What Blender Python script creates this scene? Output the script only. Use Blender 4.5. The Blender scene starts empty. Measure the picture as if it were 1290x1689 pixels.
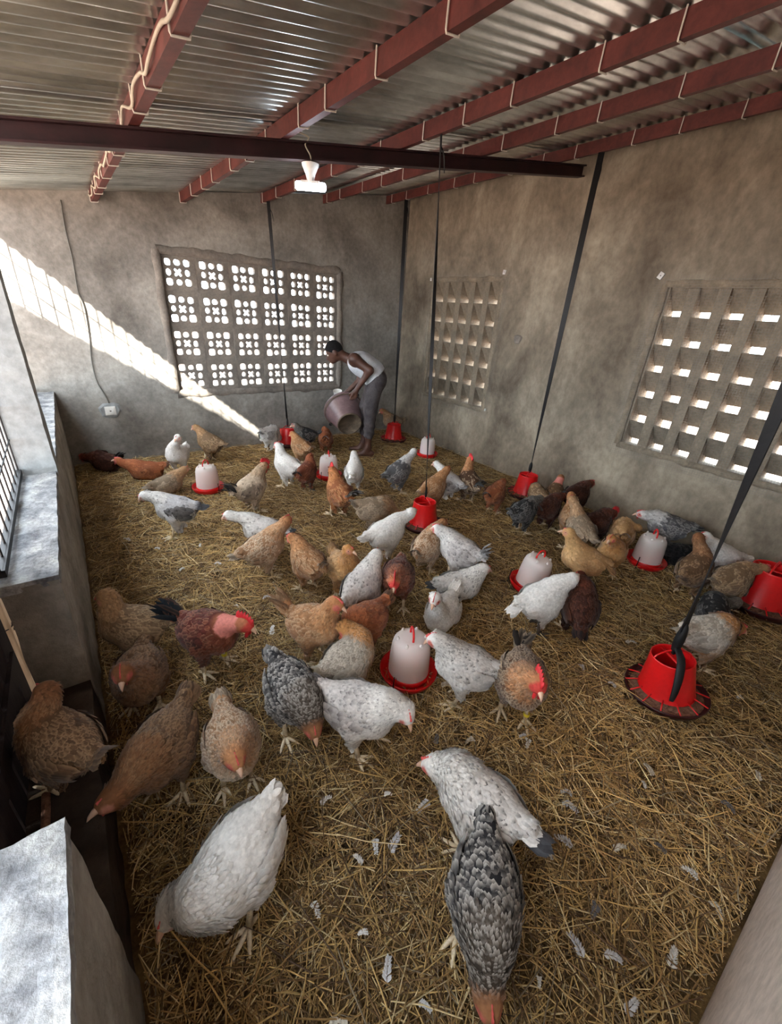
import bpy, bmesh, math, random
import numpy as np
from mathutils import Vector, Matrix, noise as mnoise
R = math.radians
rng = np.random.default_rng(7)
random.seed(7)
scene = bpy.context.scene
C = scene.collection

# ------------------------------------------------------------------ camera
FPX, YAW, PITCH, ROLL, CAMH = 688.0, 0.6554, 0.4486, -0.0740, 1.75
def _basis():
    ca, sa, cb, sb, cc, sc = (math.cos(YAW), math.sin(YAW), math.cos(PITCH), math.sin(PITCH), math.cos(ROLL), math.sin(ROLL))
    f = np.array([sa*cb, ca*cb, -sb]); r = np.array([ca, -sa, 0.]); d = np.cross(f, r)
    return r*cc + d*sc, -r*sc + d*cc, f
CR, CD, CF = _basis()
CAMP = np.array([0., 0., CAMH])
cam_d = bpy.data.cameras.new('camera'); cam = bpy.data.objects.new('camera', cam_d); C.objects.link(cam)
cam_d.sensor_fit = 'VERTICAL'; cam_d.sensor_height = 36.0; cam_d.lens = FPX/1689*36.0
cam_d.clip_start = 0.02; cam_d.clip_end = 300
M = Matrix.Identity(4)
for i in range(3):
    M[i][0] = CR[i]; M[i][1] = -CD[i]; M[i][2] = -CF[i]; M[i][3] = CAMP[i]
cam.matrix_world = M
scene.camera = cam
def ray(u, v): return CR*(u-645)/FPX + CD*(v-844.5)/FPX + CF
def at_z(u, v, z=0.):                       # floor-parallel plane
    w = ray(u, v); return CAMP + w*((z-CAMH)/w[2])
def at_y(u, v, y): w = ray(u, v); return CAMP + w*(y/w[1])
def at_x(u, v, x): w = ray(u, v); return CAMP + w*(x/w[0])

# ------------------------------------------------------------------ world, sun, exposure
world = bpy.data.worlds.new('world'); scene.world = world; world.use_nodes = True
bg = world.node_tree.nodes['Background']
bg.inputs['Color'].default_value = (0.80, 0.90, 1.0, 1); bg.inputs['Strength'].default_value = 9.0
sun_d = bpy.data.lights.new('sun', 'SUN'); sun_d.energy = 26.0; sun_d.angle = R(0.6); sun_d.color = (1.0, 0.95, 0.86)
sun = bpy.data.objects.new('sun', sun_d); C.objects.link(sun)
SUN = Vector((1.0, 1.0, -0.88)).normalized()
sun.rotation_euler = SUN.to_track_quat('-Z', 'Y').to_euler(); sun.location = (-8, -8, 9)
scene.view_settings.view_transform = 'Standard'; scene.view_settings.look = 'None'
scene.view_settings.gamma = 1.0; scene.view_settings.use_curve_mapping = False
scene.view_settings.exposure = 0.76
scene.cycles.max_bounces = 8; scene.cycles.diffuse_bounces = 5; scene.cycles.adaptive_threshold = 0.02; scene.cycles.use_denoising = True
scene.cycles.sample_clamp_indirect = 8.0

# ------------------------------------------------------------------ materials
def lin(r, g, b):
    f = lambda c: (c/255/12.92) if c/255 <= 0.04045 else ((c/255+0.055)/1.055)**2.4
    return (f(r), f(g), f(b), 1)
def newmat(name, rough=0.7, metal=0.0, spec=0.3):
    m = bpy.data.materials.new(name); m.use_nodes = True
    b = m.node_tree.nodes['Principled BSDF']
    b.inputs['Roughness'].default_value = rough; b.inputs['Metallic'].default_value = metal
    b.inputs['Specular IOR Level'].default_value = spec
    return m, m.node_tree, b
def nd(nt, t, **kw):
    n = nt.nodes.new(t)
    for k, v in kw.items():
        if k in n.inputs: n.inputs[k].default_value = v
        else: setattr(n, k, v)
    return n
def ramp(nt, src, stops):
    r = nt.nodes.new('ShaderNodeValToRGB'); e = r.color_ramp.elements
    while len(e) < len(stops): e.new(0.5)
    for el, (p, c) in zip(e, stops): el.position = p; el.color = c
    nt.links.new(src, r.inputs['Fac']); return r
def mixc(nt, a, b, fac=0.5, mode='MIX'):
    m = nt.nodes.new('ShaderNodeMix'); m.data_type = 'RGBA'; m.blend_type = mode
    for s, v in ((m.inputs[6], a), (m.inputs[7], b), (m.inputs[0], fac)):
        if hasattr(v, 'is_linked') or hasattr(v, 'links'): nt.links.new(v, s)
        else: s.default_value = v
    return m.outputs[2]
def noisy(name, c1, c2, c3=None, scale=3.0, fine=30.0, rough=0.85, bump=0.3, spec=0.2, dist=0.01, metal=0.0, stretch=(1, 1, 1), detail=8, fine_amt=0.25):
    m, nt, b = newmat(name, rough, metal, spec)
    tc = nt.nodes.new('ShaderNodeTexCoord'); mp = nt.nodes.new('ShaderNodeMapping'); mp.inputs['Scale'].default_value = stretch
    nt.links.new(tc.outputs['Object'], mp.inputs['Vector'])
    n1 = nd(nt, 'ShaderNodeTexNoise', Scale=scale, Detail=detail, Roughness=0.6, Distortion=0.4)
    n2 = nd(nt, 'ShaderNodeTexNoise', Scale=fine, Detail=6.0, Roughness=0.65)
    for n in (n1, n2): nt.links.new(mp.outputs['Vector'], n.inputs['Vector'])
    st = [(0.33, c1), (0.66, c2)] if c3 is None else [(0.30, c1), (0.5, c2), (0.70, c3)]
    r1 = ramp(nt, n1.outputs['Fac'], st)
    r2 = ramp(nt, n2.outputs['Fac'], [(0.3, (0.55, 0.55, 0.55, 1)), (0.65, (1.25, 1.25, 1.25, 1))])
    col = mixc(nt, r1.outputs['Color'], r2.outputs['Color'], fine_amt*2 if fine_amt < .5 else 1.0, 'MULTIPLY')
    nt.links.new(col, b.inputs['Base Color'])
    if bump:
        ad = nd(nt, 'ShaderNodeMath', operation='ADD'); nt.links.new(n1.outputs['Fac'], ad.inputs[0]); nt.links.new(n2.outputs['Fac'], ad.inputs[1])
        bp = nd(nt, 'ShaderNodeBump', Strength=bump, Distance=dist); nt.links.new(ad.outputs[0], bp.inputs['Height'])
        nt.links.new(bp.outputs['Normal'], b.inputs['Normal'])
    return m
def plain(name, c, rough=0.5, metal=0.0, spec=0.4, var=0.12, scale=14.0):
    k1 = tuple(x*(1-var) for x in c[:3])+(1,); k2 = tuple(min(1, x*(1+var)) for x in c[:3])+(1,)
    return noisy(name, k1, k2, scale=scale, fine=60, rough=rough, bump=0.05, spec=spec, dist=0.002, metal=metal, fine_amt=0.08)
def attr_mat(name, rough=0.7, spec=0.2, sheen=0.0, trans=0.0):
    m, nt, b = newmat(name, rough, 0, spec)
    a = nd(nt, 'ShaderNodeAttribute', attribute_name='Col')
    tc = nt.nodes.new('ShaderNodeTexCoord'); n = nd(nt, 'ShaderNodeTexNoise', Scale=90.0, Detail=3.0)
    nt.links.new(tc.outputs['Object'], n.inputs['Vector'])
    r = ramp(nt, n.outputs['Fac'], [(0.3, (0.82, 0.82, 0.82, 1)), (0.7, (1.12, 1.12, 1.12, 1))])
    nt.links.new(mixc(nt, a.outputs['Color'], r.outputs['Color'], 1.0, 'MULTIPLY'), b.inputs['Base Color'])
    if sheen: b.inputs['Sheen Weight'].default_value = sheen
    return m

MT = {}
MT['wall_back'] = noisy('plaster_grey', lin(100, 96, 90), lin(136, 132, 125), lin(164, 160, 152), scale=1.7, fine=22, bump=0.35, dist=0.012, stretch=(1, 1, 1.0))
MT['wall_right'] = noisy('plaster_warm', lin(94, 84, 72), lin(134, 123, 107), lin(168, 157, 138), scale=1.5, fine=18, bump=0.4, dist=0.012, stretch=(1, 1.1, 0.8))
MT['wall_front'] = noisy('plaster_beige', lin(178, 162, 148), lin(196, 180, 166), scale=2.0, fine=26, bump=0.2, dist=0.006)
MT['half_wall'] = noisy('cement_render', lin(106, 101, 94), lin(144, 138, 129), lin(170, 163, 152), scale=2.4, fine=24, bump=0.5, dist=0.015)
MT['ledge'] = noisy('whitewashed_cement', lin(78, 80, 86), lin(136, 137, 138), lin(176, 176, 172), scale=9, fine=70, bump=0.6, dist=0.008, fine_amt=0.4)
MT['shaded_sill'] = noisy('shade_darkened_sill', lin(46, 38, 32), lin(74, 62, 52), scale=4, fine=40, bump=0.6, dist=0.01)  # dark browns paint the doorway's shade into the sill colour
MT['pillar'] = noisy('pale_plaster', lin(122, 124, 124), lin(152, 154, 152), scale=2.2, fine=20, bump=0.3, dist=0.01)
MT['concrete'] = noisy('block_concrete', lin(108, 102, 96), lin(140, 132, 122), scale=5, fine=45, bump=0.5, dist=0.006)
MT['concrete_warm'] = noisy('louvre_concrete', lin(112, 102, 88), lin(150, 136, 116), scale=5, fine=45, bump=0.5, dist=0.006)
MT['floor'] = noisy('litter_soil', lin(62, 48, 32), lin(112, 90, 58), lin(138, 114, 74), scale=5, fine=60, bump=0.8, dist=0.02, fine_amt=0.45)
MT['metal'] = noisy('galvanised_sheet', lin(150, 152, 148), lin(200, 202, 198), lin(228, 230, 226), scale=2.5, fine=12, rough=0.30, bump=0.08, metal=0.92, dist=0.004, stretch=(0.5, 1.6, 1))
MT['red_steel'] = noisy('oxide_red_steel', lin(70, 33, 30), lin(100, 48, 43), scale=6, fine=40, rough=0.55, bump=0.1, dist=0.003, spec=0.4)
MT['dark_steel'] = noisy('dark_red_beam', lin(32, 17, 19), lin(52, 26, 29), scale=6, fine=40, rough=0.5, bump=0.1, dist=0.003, spec=0.4)
MT['black_rubber'] = plain('black_rubber', lin(16, 16, 18), 0.6)
MT['black_wire'] = plain('black_wire', lin(30, 28, 28), 0.6, 0.3)
MT['steel_wire'] = plain('galvanised_wire', lin(128, 124, 116), 0.5, 0.5)
MT['white_wire'] = plain('white_binding', lin(206, 200, 188), 0.6)
MT['cable'] = plain('pale_cable', lin(170, 162, 146), 0.6)
MT['grey_cable'] = plain('grey_cable', lin(96, 94, 88), 0.6)
MT['red_plastic'] = plain('red_plastic', lin(214, 24, 26), 0.33, 0, 0.5, 0.06)
MT['dark_red_plastic'] = plain('dark_red_plastic', lin(52, 13, 18), 0.4, 0, 0.5, 0.1)
MT['feed'] = noisy('poultry_feed', lin(96, 66, 52), lin(150, 112, 92), scale=60, fine=160, bump=0.8, dist=0.004)
MT['white_plastic'] = plain('white_plastic', lin(214, 212, 206), 0.4)
MT['bucket'] = noisy('brown_bucket_plastic', lin(96, 76, 78), lin(124, 100, 100), scale=4, fine=30, rough=0.35, bump=0.05, spec=0.5)
MT['bucket_dark'] = noisy('scuffed_bucket_base', lin(74, 64, 54), lin(112, 98, 82), scale=9, fine=40, rough=0.6, bump=0.2)
MT['wood'] = noisy('pale_wood', lin(180, 150, 118), lin(206, 180, 148), scale=3, fine=20, rough=0.7, bump=0.2, stretch=(6, 6, 0.5))
MT['dark_wood'] = noisy('dark_door_board', lin(34, 28, 30), lin(54, 46, 46), scale=3, fine=20, rough=0.8, bump=0.3, stretch=(4, 4, 0.5))
MT['sand'] = noisy('reddish_sand', lin(168, 142, 126), lin(196, 172, 156), scale=1.0, fine=12, rough=0.95, bump=0.3)
MT['feather'] = attr_mat('plumage', 0.75, 0.12, 0.15)
MT['skin'] = attr_mat('bird_body', 0.7, 0.15)
MT['straw'] = attr_mat('straw', 0.55, 0.35)
MT['comb'] = plain('red_comb', lin(206, 46, 52), 0.5, 0, 0.4, 0.12, 40)
MT['pink_comb'] = plain('pink_comb', lin(204, 88, 84), 0.5, 0, 0.4, 0.12, 40)
MT['beak'] = plain('horn_beak', lin(214, 176, 150), 0.4)
MT['leg'] = noisy('scaly_leg', lin(206, 188, 156), lin(232, 218, 190), scale=40, fine=160, rough=0.5, bump=0.5, dist=0.002)
MT['dark_leg'] = noisy('dark_scaly_leg', lin(70, 66, 62), lin(100, 96, 90), scale=40, fine=160, rough=0.5, bump=0.5, dist=0.002)
MT['eye'] = plain('amber_eye', lin(60, 26, 10), 0.1, 0, 0.7)
MT['yellow_ring'] = plain('yellow_leg_ring', lin(226, 206, 60), 0.4)
MT['vest'] = noisy('white_vest_cotton', lin(176, 180, 186), lin(206, 208, 210), scale=6, fine=90, rough=0.9, bump=0.3, dist=0.004)
MT['trousers'] = noisy('grey_trouser_cloth', lin(58, 54, 56), lin(90, 84, 84), scale=5, fine=80, rough=0.9, bump=0.4, dist=0.006)
MT['hair'] = noisy('short_black_hair', lin(12, 11, 11), lin(26, 24, 24), scale=60, fine=200, rough=0.9, bump=0.8, dist=0.003)
MT['human'] = noisy('brown_skin', lin(64, 40, 32), lin(88, 58, 46), scale=8, fine=80, rough=0.5, bump=0.1, spec=0.4, dist=0.002)
MT['sandal'] = plain('worn_sandal', lin(120, 92, 70), 0.7)
def translucent_mat():
    m, nt, b = newmat('translucent_tank', 0.35, 0, 0.4)
    b.inputs['Base Color'].default_value = lin(246, 242, 238)
    b.inputs['Transmission Weight'].default_value = 0.4; b.inputs['IOR'].default_value = 1.2
    b.inputs['Roughness'].default_value = 0.5
    return m
MT['tank'] = translucent_mat()
MT['water'] = plain('pink_water', lin(242, 150, 138), 0.3, 0, 0.4, 0.04)
def lamp_mat():
    m = bpy.data.materials.new('lit_lamp_tube'); m.use_nodes = True; nt = m.node_tree
    b = nt.nodes['Principled BSDF']; b.inputs['Base Color'].default_value = (1, 1, 1, 1)
    b.inputs['Emission Color'].default_value = (0.80, 0.88, 1.0, 1); b.inputs['Emission Strength'].default_value = 30.0
    return m
MT['lamp'] = lamp_mat()

# ------------------------------------------------------------------ mesh helpers
class MB:
    def __init__(s): s.v = []; s.f = []; s.n = 0
    def add(s, v, f):
        v = np.asarray(v, float); s.v.append(v); s.f += [tuple(i + s.n for i in q) for q in f]; s.n += len(v); return s
    def box(s, lo, hi):
        x0, y0, z0 = lo; x1, y1, z1 = hi
        return s.add([(x0,y0,z0),(x1,y0,z0),(x1,y1,z0),(x0,y1,z0),(x0,y0,z1),(x1,y0,z1),(x1,y1,z1),(x0,y1,z1)],
                     [(0,3,2,1),(4,5,6,7),(0,1,5,4),(1,2,6,5),(2,3,7,6),(3,0,4,7)])
    def hexa(s, p):      # eight corners, bottom loop then top loop
        return s.add(p, [(0,3,2,1),(4,5,6,7),(0,1,5,4),(1,2,6,5),(2,3,7,6),(3,0,4,7)])
    def tube(s, path, rad, n=8, cap=True, flat=None):
        path = np.asarray(path, float); m = len(path)
        rad = np.asarray(rad, float).ravel(); rad = np.interp(np.linspace(0, 1, m), np.linspace(0, 1, len(rad)), rad) if len(rad) > 1 else np.full(m, rad[0])
        T = np.gradient(path, axis=0); T /= np.linalg.norm(T, axis=1, keepdims=True)+1e-12
        a = np.array([0, 0, 1.]) if abs(T[0][2]) < 0.9 else np.array([1., 0, 0])
        V = []; N = np.cross(T[0], a); N /= np.linalg.norm(N)
        for i in range(m):
            N = N - T[i]*(N@T[i]); N /= np.linalg.norm(N)+1e-12; B = np.cross(T[i], N)
            for k in range(n):
                t = 2*math.pi*k/n; V.append(path[i] + rad[i]*(math.cos(t)*N + math.sin(t)*B*(flat or 1)))
        F = [(i*n+k, i*n+(k+1) % n, (i+1)*n+(k+1) % n, (i+1)*n+k) for i in range(m-1) for k in range(n)]
        if cap: F += [tuple(range(n))[::-1], tuple((m-1)*n+k for k in range(n))]
        return s.add(V, F)
    def lathe(s, prof, n=28, close=False):
        V = [(r*math.cos(2*math.pi*k/n), r*math.sin(2*math.pi*k/n), z) for r, z in prof for k in range(n)]; m = len(prof)
        F = [(i*n+k, i*n+(k+1) % n, (i+1)*n+(k+1) % n, (i+1)*n+k) for i in range(m-1) for k in range(n)]
        if prof[0][0] > 1e-4 and close: F.append(tuple(range(n))[::-1])
        return s.add(V, F)
    def ell(s, c, r, n=10, m=7, rot=None):
        V = []
        for i in range(m+1):
            t = math.pi*i/m
            for k in range(n):
                p = 2*math.pi*k/n; V.append((r[0]*math.sin(t)*math.cos(p), r[1]*math.sin(t)*math.sin(p), r[2]*math.cos(t)))
        V = np.array(V)
        if rot is not None: V = V @ np.asarray(rot).T
        F = [(i*n+k, (i+1)*n+k, (i+1)*n+(k+1) % n, i*n+(k+1) % n) for i in range(m) for k in range(n)]
        return s.add(V+np.asarray(c), F)
    def xf(s, fn): s.v = [np.array([fn(p) for p in a]) for a in s.v]; return s
    def mesh(s, name, mat, smooth=False):
        me = bpy.data.meshes.new(name)
        me.from_pydata(np.concatenate(s.v).tolist(), [], s.f)
        if smooth: me.polygons.foreach_set('use_smooth', [True]*len(me.polygons))
        me.materials.append(mat); me.update(); return me
    def build(s, name, mat, parent=None, smooth=False, loc=None, sharp=None):
        o = bpy.data.objects.new(name, s.mesh(name, mat, smooth)); C.objects.link(o)
        if sharp and smooth:
            try: o.data.set_sharp_from_angle(angle=R(sharp))
            except Exception: pass
        if parent: o.parent = parent
        if loc is not None: o.location = loc
        return o
def tag(o, label=None, cat=None, group=None, kind=None):
    if label: o['label'] = label
    if cat: o['category'] = cat
    if group: o['group'] = group
    if kind: o['kind'] = kind
    return o
def empty(name, loc=(0, 0, 0), rz=0.0):
    o = bpy.data.objects.new(name, None); C.objects.link(o); o.location = loc; o.rotation_euler = (0, 0, rz)
    o.empty_display_size = 0.05; return o
def link(name, me, parent=None, loc=(0, 0, 0), rot=None):
    o = bpy.data.objects.new(name, me); C.objects.link(o); o.parent = parent; o.location = loc
    if rot is not None: o.rotation_euler = rot
    return o
def rough_box(lo, hi, step=0.06, amp=0.008, fr=9.0):
    """box with a worn, uneven surface"""
    bm = bmesh.new(); bmesh.ops.create_cube(bm, size=1.0)
    lo = np.array(lo); hi = np.array(hi); d = hi-lo
    for v in bm.verts: v.co = Vector((lo + (np.array(v.co)+0.5)*d).tolist())
    for ax in range(3):
        k = int(min(90, max(1, round(d[ax]/step))))
        if k > 1:
            ed = [e for e in bm.edges if abs(abs((e.verts[1].co-e.verts[0].co).normalized()[ax])-1) < 1e-3]
            bmesh.ops.subdivide_edges(bm, edges=ed, cuts=k-1, use_grid_fill=True)
    bm.normal_update()
    for v in bm.verts:
        n = mnoise.noise(v.co*fr)*amp + mnoise.noise(v.co*fr*3.1)*amp*0.5
        v.co += v.normal*n
    me_v = np.array([v.co[:] for v in bm.verts]); bm.verts.index_update()
    me_f = [tuple(v.index for v in f.verts) for f in bm.faces]
    bm.free(); return me_v, me_f

# ------------------------------------------------------------------ the building
XL, XR, YF, YB = -0.2, 4.13, -0.225, 5.45
def roof_z(x): return 2.47 + 0.16*x          # underside of the sheets
def struct(o, label=None, cat=None): return tag(o, label, cat, kind='structure')

# floor under the litter
def build_floor():
    nx, ny = 60, 80
    xs = np.linspace(XL-0.02, XR+0.02, nx); ys = np.linspace(YF-0.02, YB+0.02, ny)
    V = [(x, y, 0.010*mnoise.noise(Vector((x*2.1, y*2.1, 0))) + 0.004*mnoise.noise(Vector((x*9, y*9, 3)))) for y in ys for x in xs]
    F = [(j*nx+i, j*nx+i+1, (j+1)*nx+i+1, (j+1)*nx+i) for j in range(ny-1) for i in range(nx-1)]
    return struct(MB().add(V, F).build('floor', MT['floor'], smooth=True), 'brown packed litter floor under the straw', 'floor')
build_floor()

# back wall with the opening for the pierced-block window
WB = (0.95, 3.05, 0.73, 2.14)
b = MB()
def colx(b, x0, x1, z0, z1=None):            # wall piece along x; top follows the roof when z1 is None
    za, zb = (z1, z1) if z1 is not None else (roof_z(x0)+0.012, roof_z(x1)+0.012)
    b.hexa([(x0,YB,z0),(x1,YB,z0),(x1,YB+.2,z0),(x0,YB+.2,z0),(x0,YB,za),(x1,YB,zb),(x1,YB+.2,zb),(x0,YB+.2,za)])
colx(b, -0.62, WB[0], -0.1); colx(b, WB[1], XR+.2, -0.1); colx(b, WB[0], WB[1], -0.1, WB[2]); colx(b, WB[0], WB[1], WB[3])
wall_back = struct(b.build('wall_back', MT['wall_back']), 'grey plastered back wall with the pierced block window', 'wall')
# right wall with two louvred openings
W1 = (3.63, 4.80, 0.70, 2.14); W2 = (0.36, 1.87, 0.75, 2.085)
b = MB(); top = roof_z(XR)+0.012
def coly(b, y0, y1, z0, z1): b.box((XR, y0, z0), (XR+.2, y1, z1))
coly(b, YF-.2, W2[0], -.1, top); coly(b, W2[1], W1[0], -.1, top); coly(b, W1[1], YB, -.1, top)
for w in (W1, W2): coly(b, w[0], w[1], -.1, w[2]); coly(b, w[0], w[1], w[3], top)
wall_right = struct(b.build('wall_right', MT['wall_right']), 'brown stained plaster side wall with two louvred windows', 'wall')
# front wall just behind the viewpoint
b = MB(); x0, x1 = XL-0.3, XR
b.hexa([(x0,YF-.2,-.1),(x1,YF-.2,-.1),(x1,YF,-.1),(x0,YF,-.1),(x0,YF-.2,roof_z(x0)-.01),(x1,YF-.2,roof_z(x1)-.01),(x1,YF,roof_z(x1)-.01),(x0,YF,roof_z(x0)-.01)])
struct(b.build('wall_front', MT['wall_front']), 'smooth beige wall at the bottom right corner', 'wall')

# left side: half walls, sill of the doorway, pillar, wire mesh
wall_left = struct(empty('wall_left', (-0.3, 3.0, 0)), 'low cement half wall with a doorway gap and pillar', 'wall')
def part(name, lo, hi, mat, parent, step=0.06, amp=0.006, fr=9):
    v, f = rough_box(lo, hi, step, amp, fr); o = MB().add(v, f).build(name, mat)
    o.parent = parent; o.matrix_parent_inverse = Matrix.Translation(parent.location).inverted(); return o
HT = 0.79
part('half_wall', (-0.37, 1.73, -0.05), (XL, YB+.02, HT-0.02), MT['half_wall'], wall_left, 0.05, 0.007)
part('half_wall', (-0.50, YF-.02, -0.05), (XL, 0.74, HT-0.02), MT['half_wall'], wall_left, 0.04, 0.007)
part('coping', (-0.375, 1.73, HT-0.04), (XL+0.004, YB, HT), MT['ledge'], wall_left, 0.025, 0.006, 16)['label'] = 'whitewashed uneven wall top'
part('coping', (-0.50, YF-.02, HT-0.04), (XL+0.004, 0.745, HT), MT['ledge'], wall_left, 0.02, 0.006, 16)['label'] = 'whitewashed speckled wall top'
part('sill', (-0.40, 0.70, -0.05), (XL-0.005, 1.76, 0.26), MT['shaded_sill'], wall_left, 0.05, 0.01)
part('pillar', (-0.375, 2.93, HT-0.03), (XL+0.01, 3.13, 2.36), MT['pillar'], wall_left, 0.06, 0.005)
# wire mesh panels on the open side
def mesh_panel(y0, y1, x, z0, z1, label):
    root = empty('wire_mesh_panel', (x, (y0+y1)/2, z0)); tag(root, label, 'wire mesh', 'wire mesh panels on the open side')
    oy = (y0+y1)/2
    k = int((y1-y0)/0.105)
    vb = MB().tube([(0, 0, 0), (0, 0, z1-z0)], 0.0042, 6).mesh('upright_wire', MT['black_wire'])
    hb = MB().tube([(0, y0-oy, 0), (0, y1-oy, 0)], 0.0042, 6).mesh('cross_wire', MT['black_wire'])
    for i in range(k+1): link('upright_wire', vb, root, (0, y0-oy+(y1-y0)*i/k, 0))
    n = int((z1-z0)/0.16)
    for i in range(n+1): link('cross_wire', hb, root, (0.005, 0, (z1-z0)*i/n))
    MB().box((-0.014, y0-oy, -0.025), (0.014, y1-oy, 0.003)).build('bottom_rail', MT['black_wire'], root)
mesh_panel(1.78, 2.92, -0.355, HT+0.035, 2.36, 'black welded wire mesh between doorway and white pillar')
mesh_panel(3.14, 5.44, -0.355, HT+0.035, 2.36, 'black welded wire mesh between white pillar and back wall')
# doorway: dark boarded door and its pale frame post
door = struct(empty('door_1', (-0.425, 1.24, 0)), 'dark boarded door in the gap of the half wall', 'door')
bm_ = MB().box((-0.02, -0.055, 0.02), (0.02, 0.055, 2.33)).mesh('board', MT['dark_wood'])
for i in range(9): link('board', bm_, door, (0.003*((i*7) % 3), -0.47+i*0.1175, 0))
MB().box((0.02, -0.47, 0.45), (0.036, 0.47, 0.53)).build('ledge_batten', MT['dark_wood'], door)
fp = MB().box((-0.025, -0.02, 0), (0.025, 0.02, 2.3)).build('door_post', MT['wood'], loc=(-0.41, 1.80, 0.0))
struct(fp, 'pale wooden door post beside the end of the half wall', 'post')
MB().tube([(0.028*math.cos(t), 0.024*math.sin(t), 0.56+0.004*t) for t in np.linspace(0, 11, 40)], 0.0025, 5).build('wire_tie', MT['black_wire'], fp)
st = MB().tube([(0, -0.09, 0), (0.002, 0, 0.004), (0, 0.09, 0)], 0.012, 8).build('stick', MT['feed'], loc=(-0.35, 1.20, 0.275))
tag(st, 'short grainy stick lying on the doorway sill', 'stick')

# ------------------------------------------------------------------ pierced block window in the back wall
def rounded(cx, cy, w, h, r, n=4, jit=0.0):
    pts = []
    for sx, sy, a0 in ((1, 1, 0), (-1, 1, 90), (-1, -1, 180), (1, -1, 270)):
        for i in range(n+1):
            a = R(a0+90*i/n)
            pts.append((cx+sx*(w/2-r)+r*math.cos(a), cy+sy*(h/2-r)+r*math.sin(a)))
    return pts
def pierced_block(size, depth, seed):
    rr = random.Random(seed)
    cu = bpy.data.curves.new('pierced_block', 'CURVE'); cu.dimensions = '2D'; cu.fill_mode = 'BOTH'; cu.extrude = depth/2
    def sp(pts):
        s = cu.splines.new('POLY'); s.points.add(len(pts)-1); s.use_cyclic_u = True
        for p, q in zip(s.points, pts): p.co = (q[0], q[1], 0, 1)
    hs = size/2+0.0015
    sp([(-hs, -hs), (hs, -hs), (hs, hs), (-hs, hs)])
    p = 0.092
    for i in (-1, 0, 1):
        for j in (-1, 0, 1):
            if i == 0 and j == 0:
                L, W = 0.046, 0.0145; pts = []
                for q in range(4):
                    a = R(45+90*q); ca, sa = math.cos(a), math.sin(a)
                    for (u, v) in ((0.016, -W), (L-0.008, -W), (L, -W*0.5), (L, W*0.5), (L-0.008, W)):
                        pts.append((u*ca-v*sa, u*sa+v*ca))
                sp(pts)
            else:
                w = 0.070 if (i and j) else 0.064; k = rr.uniform(0.9, 1.08)
                ww, hh = (w*k, w*k) if (i and j) else ((w*k, w*0.85) if j else (w*0.80, w*k))
                sp(rounded(i*p+rr.uniform(-.003, .003), j*p+rr.uniform(-.003, .003), ww, hh, 0.021 if (i and j) else 0.025))
    ob = bpy.data.objects.new('tmp', cu); C.objects.link(ob)
    dg = bpy.context.evaluated_depsgraph_get()
    me = bpy.data.meshes.new_from_object(ob.evaluated_get(dg)); me.name = 'pierced_block'
    bpy.data.objects.remove(ob); bpy.data.curves.remove(cu)
    me.materials.clear(); me.materials.append(MT['concrete']); return me
win1 = struct(empty('window_1', ((WB[0]+WB[1])/2, YB+0.05, WB[2])), 'wide window of pierced concrete blocks in the back wall', 'window')
blocks = [pierced_block(0.35, 0.055, i) for i in range(4)]
for i in range(6):
    for j in range(4):
        link('pierced_block', blocks[(i*3+j*5) % 4], win1, (-0.875+0.35*i, 0.004*((i+j) % 3), 0.178+0.352*j), (R(90), 0, 0))
def plaster_trim(name, path, axis, w=0.06, t=0.014, mat='concrete', seed=0):
    """rough raised plaster band following a closed rectangle on a wall plane (axis 'y': back wall, 'x': side wall)"""
    out = MB(); n = len(path)
    for s in range(n):
        a = np.array(path[s]); c = np.array(path[(s+1) % n]); m = max(3, int(np.linalg.norm(c-a)/0.05))
        d = (c-a)/np.linalg.norm(c-a); nrm = np.array([-d[1], d[0]])
        V = []
        for i in range(m+1):
            p = a + (c-a)*i/m
            k1 = w*0.62*(1+0.55*mnoise.noise(Vector((p[0]*9, p[1]*9, seed)))); k0 = w*0.42*(1+0.4*mnoise.noise(Vector((p[0]*8, p[1]*8, seed+5))))
            tt = t*(1+0.6*mnoise.noise(Vector((p[0]*11, p[1]*11, seed+9))))
            q0 = p + nrm*k0; q1 = p - nrm*k1; qm0 = p+nrm*k0*0.6; qm1 = p-nrm*k1*0.6
            for q, h in ((q0, -0.004), (qm0, tt), (qm1, tt), (q1, -0.004)):
                V.append((q[0], YB-h, q[1]) if axis == 'y' else (XR-h, q[0], q[1]))
        F = [(i*4+k, i*4+k+1, (i+1)*4+k+1, (i+1)*4+k) for i in range(m) for k in range(3)]
        out.add(V, F)
    return struct(out.build(name, MT[mat], smooth=True))
tag(plaster_trim('trim_1', [(WB[0]-.015, WB[2]-.01), (WB[1]+.015, WB[2]-.01), (WB[1]+.015, WB[3]+.015), (WB[0]-.015, WB[3]+.015)], 'y', 0.085, 0.02), 'rough mortar band around the pierced block window', 'trim')

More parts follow.
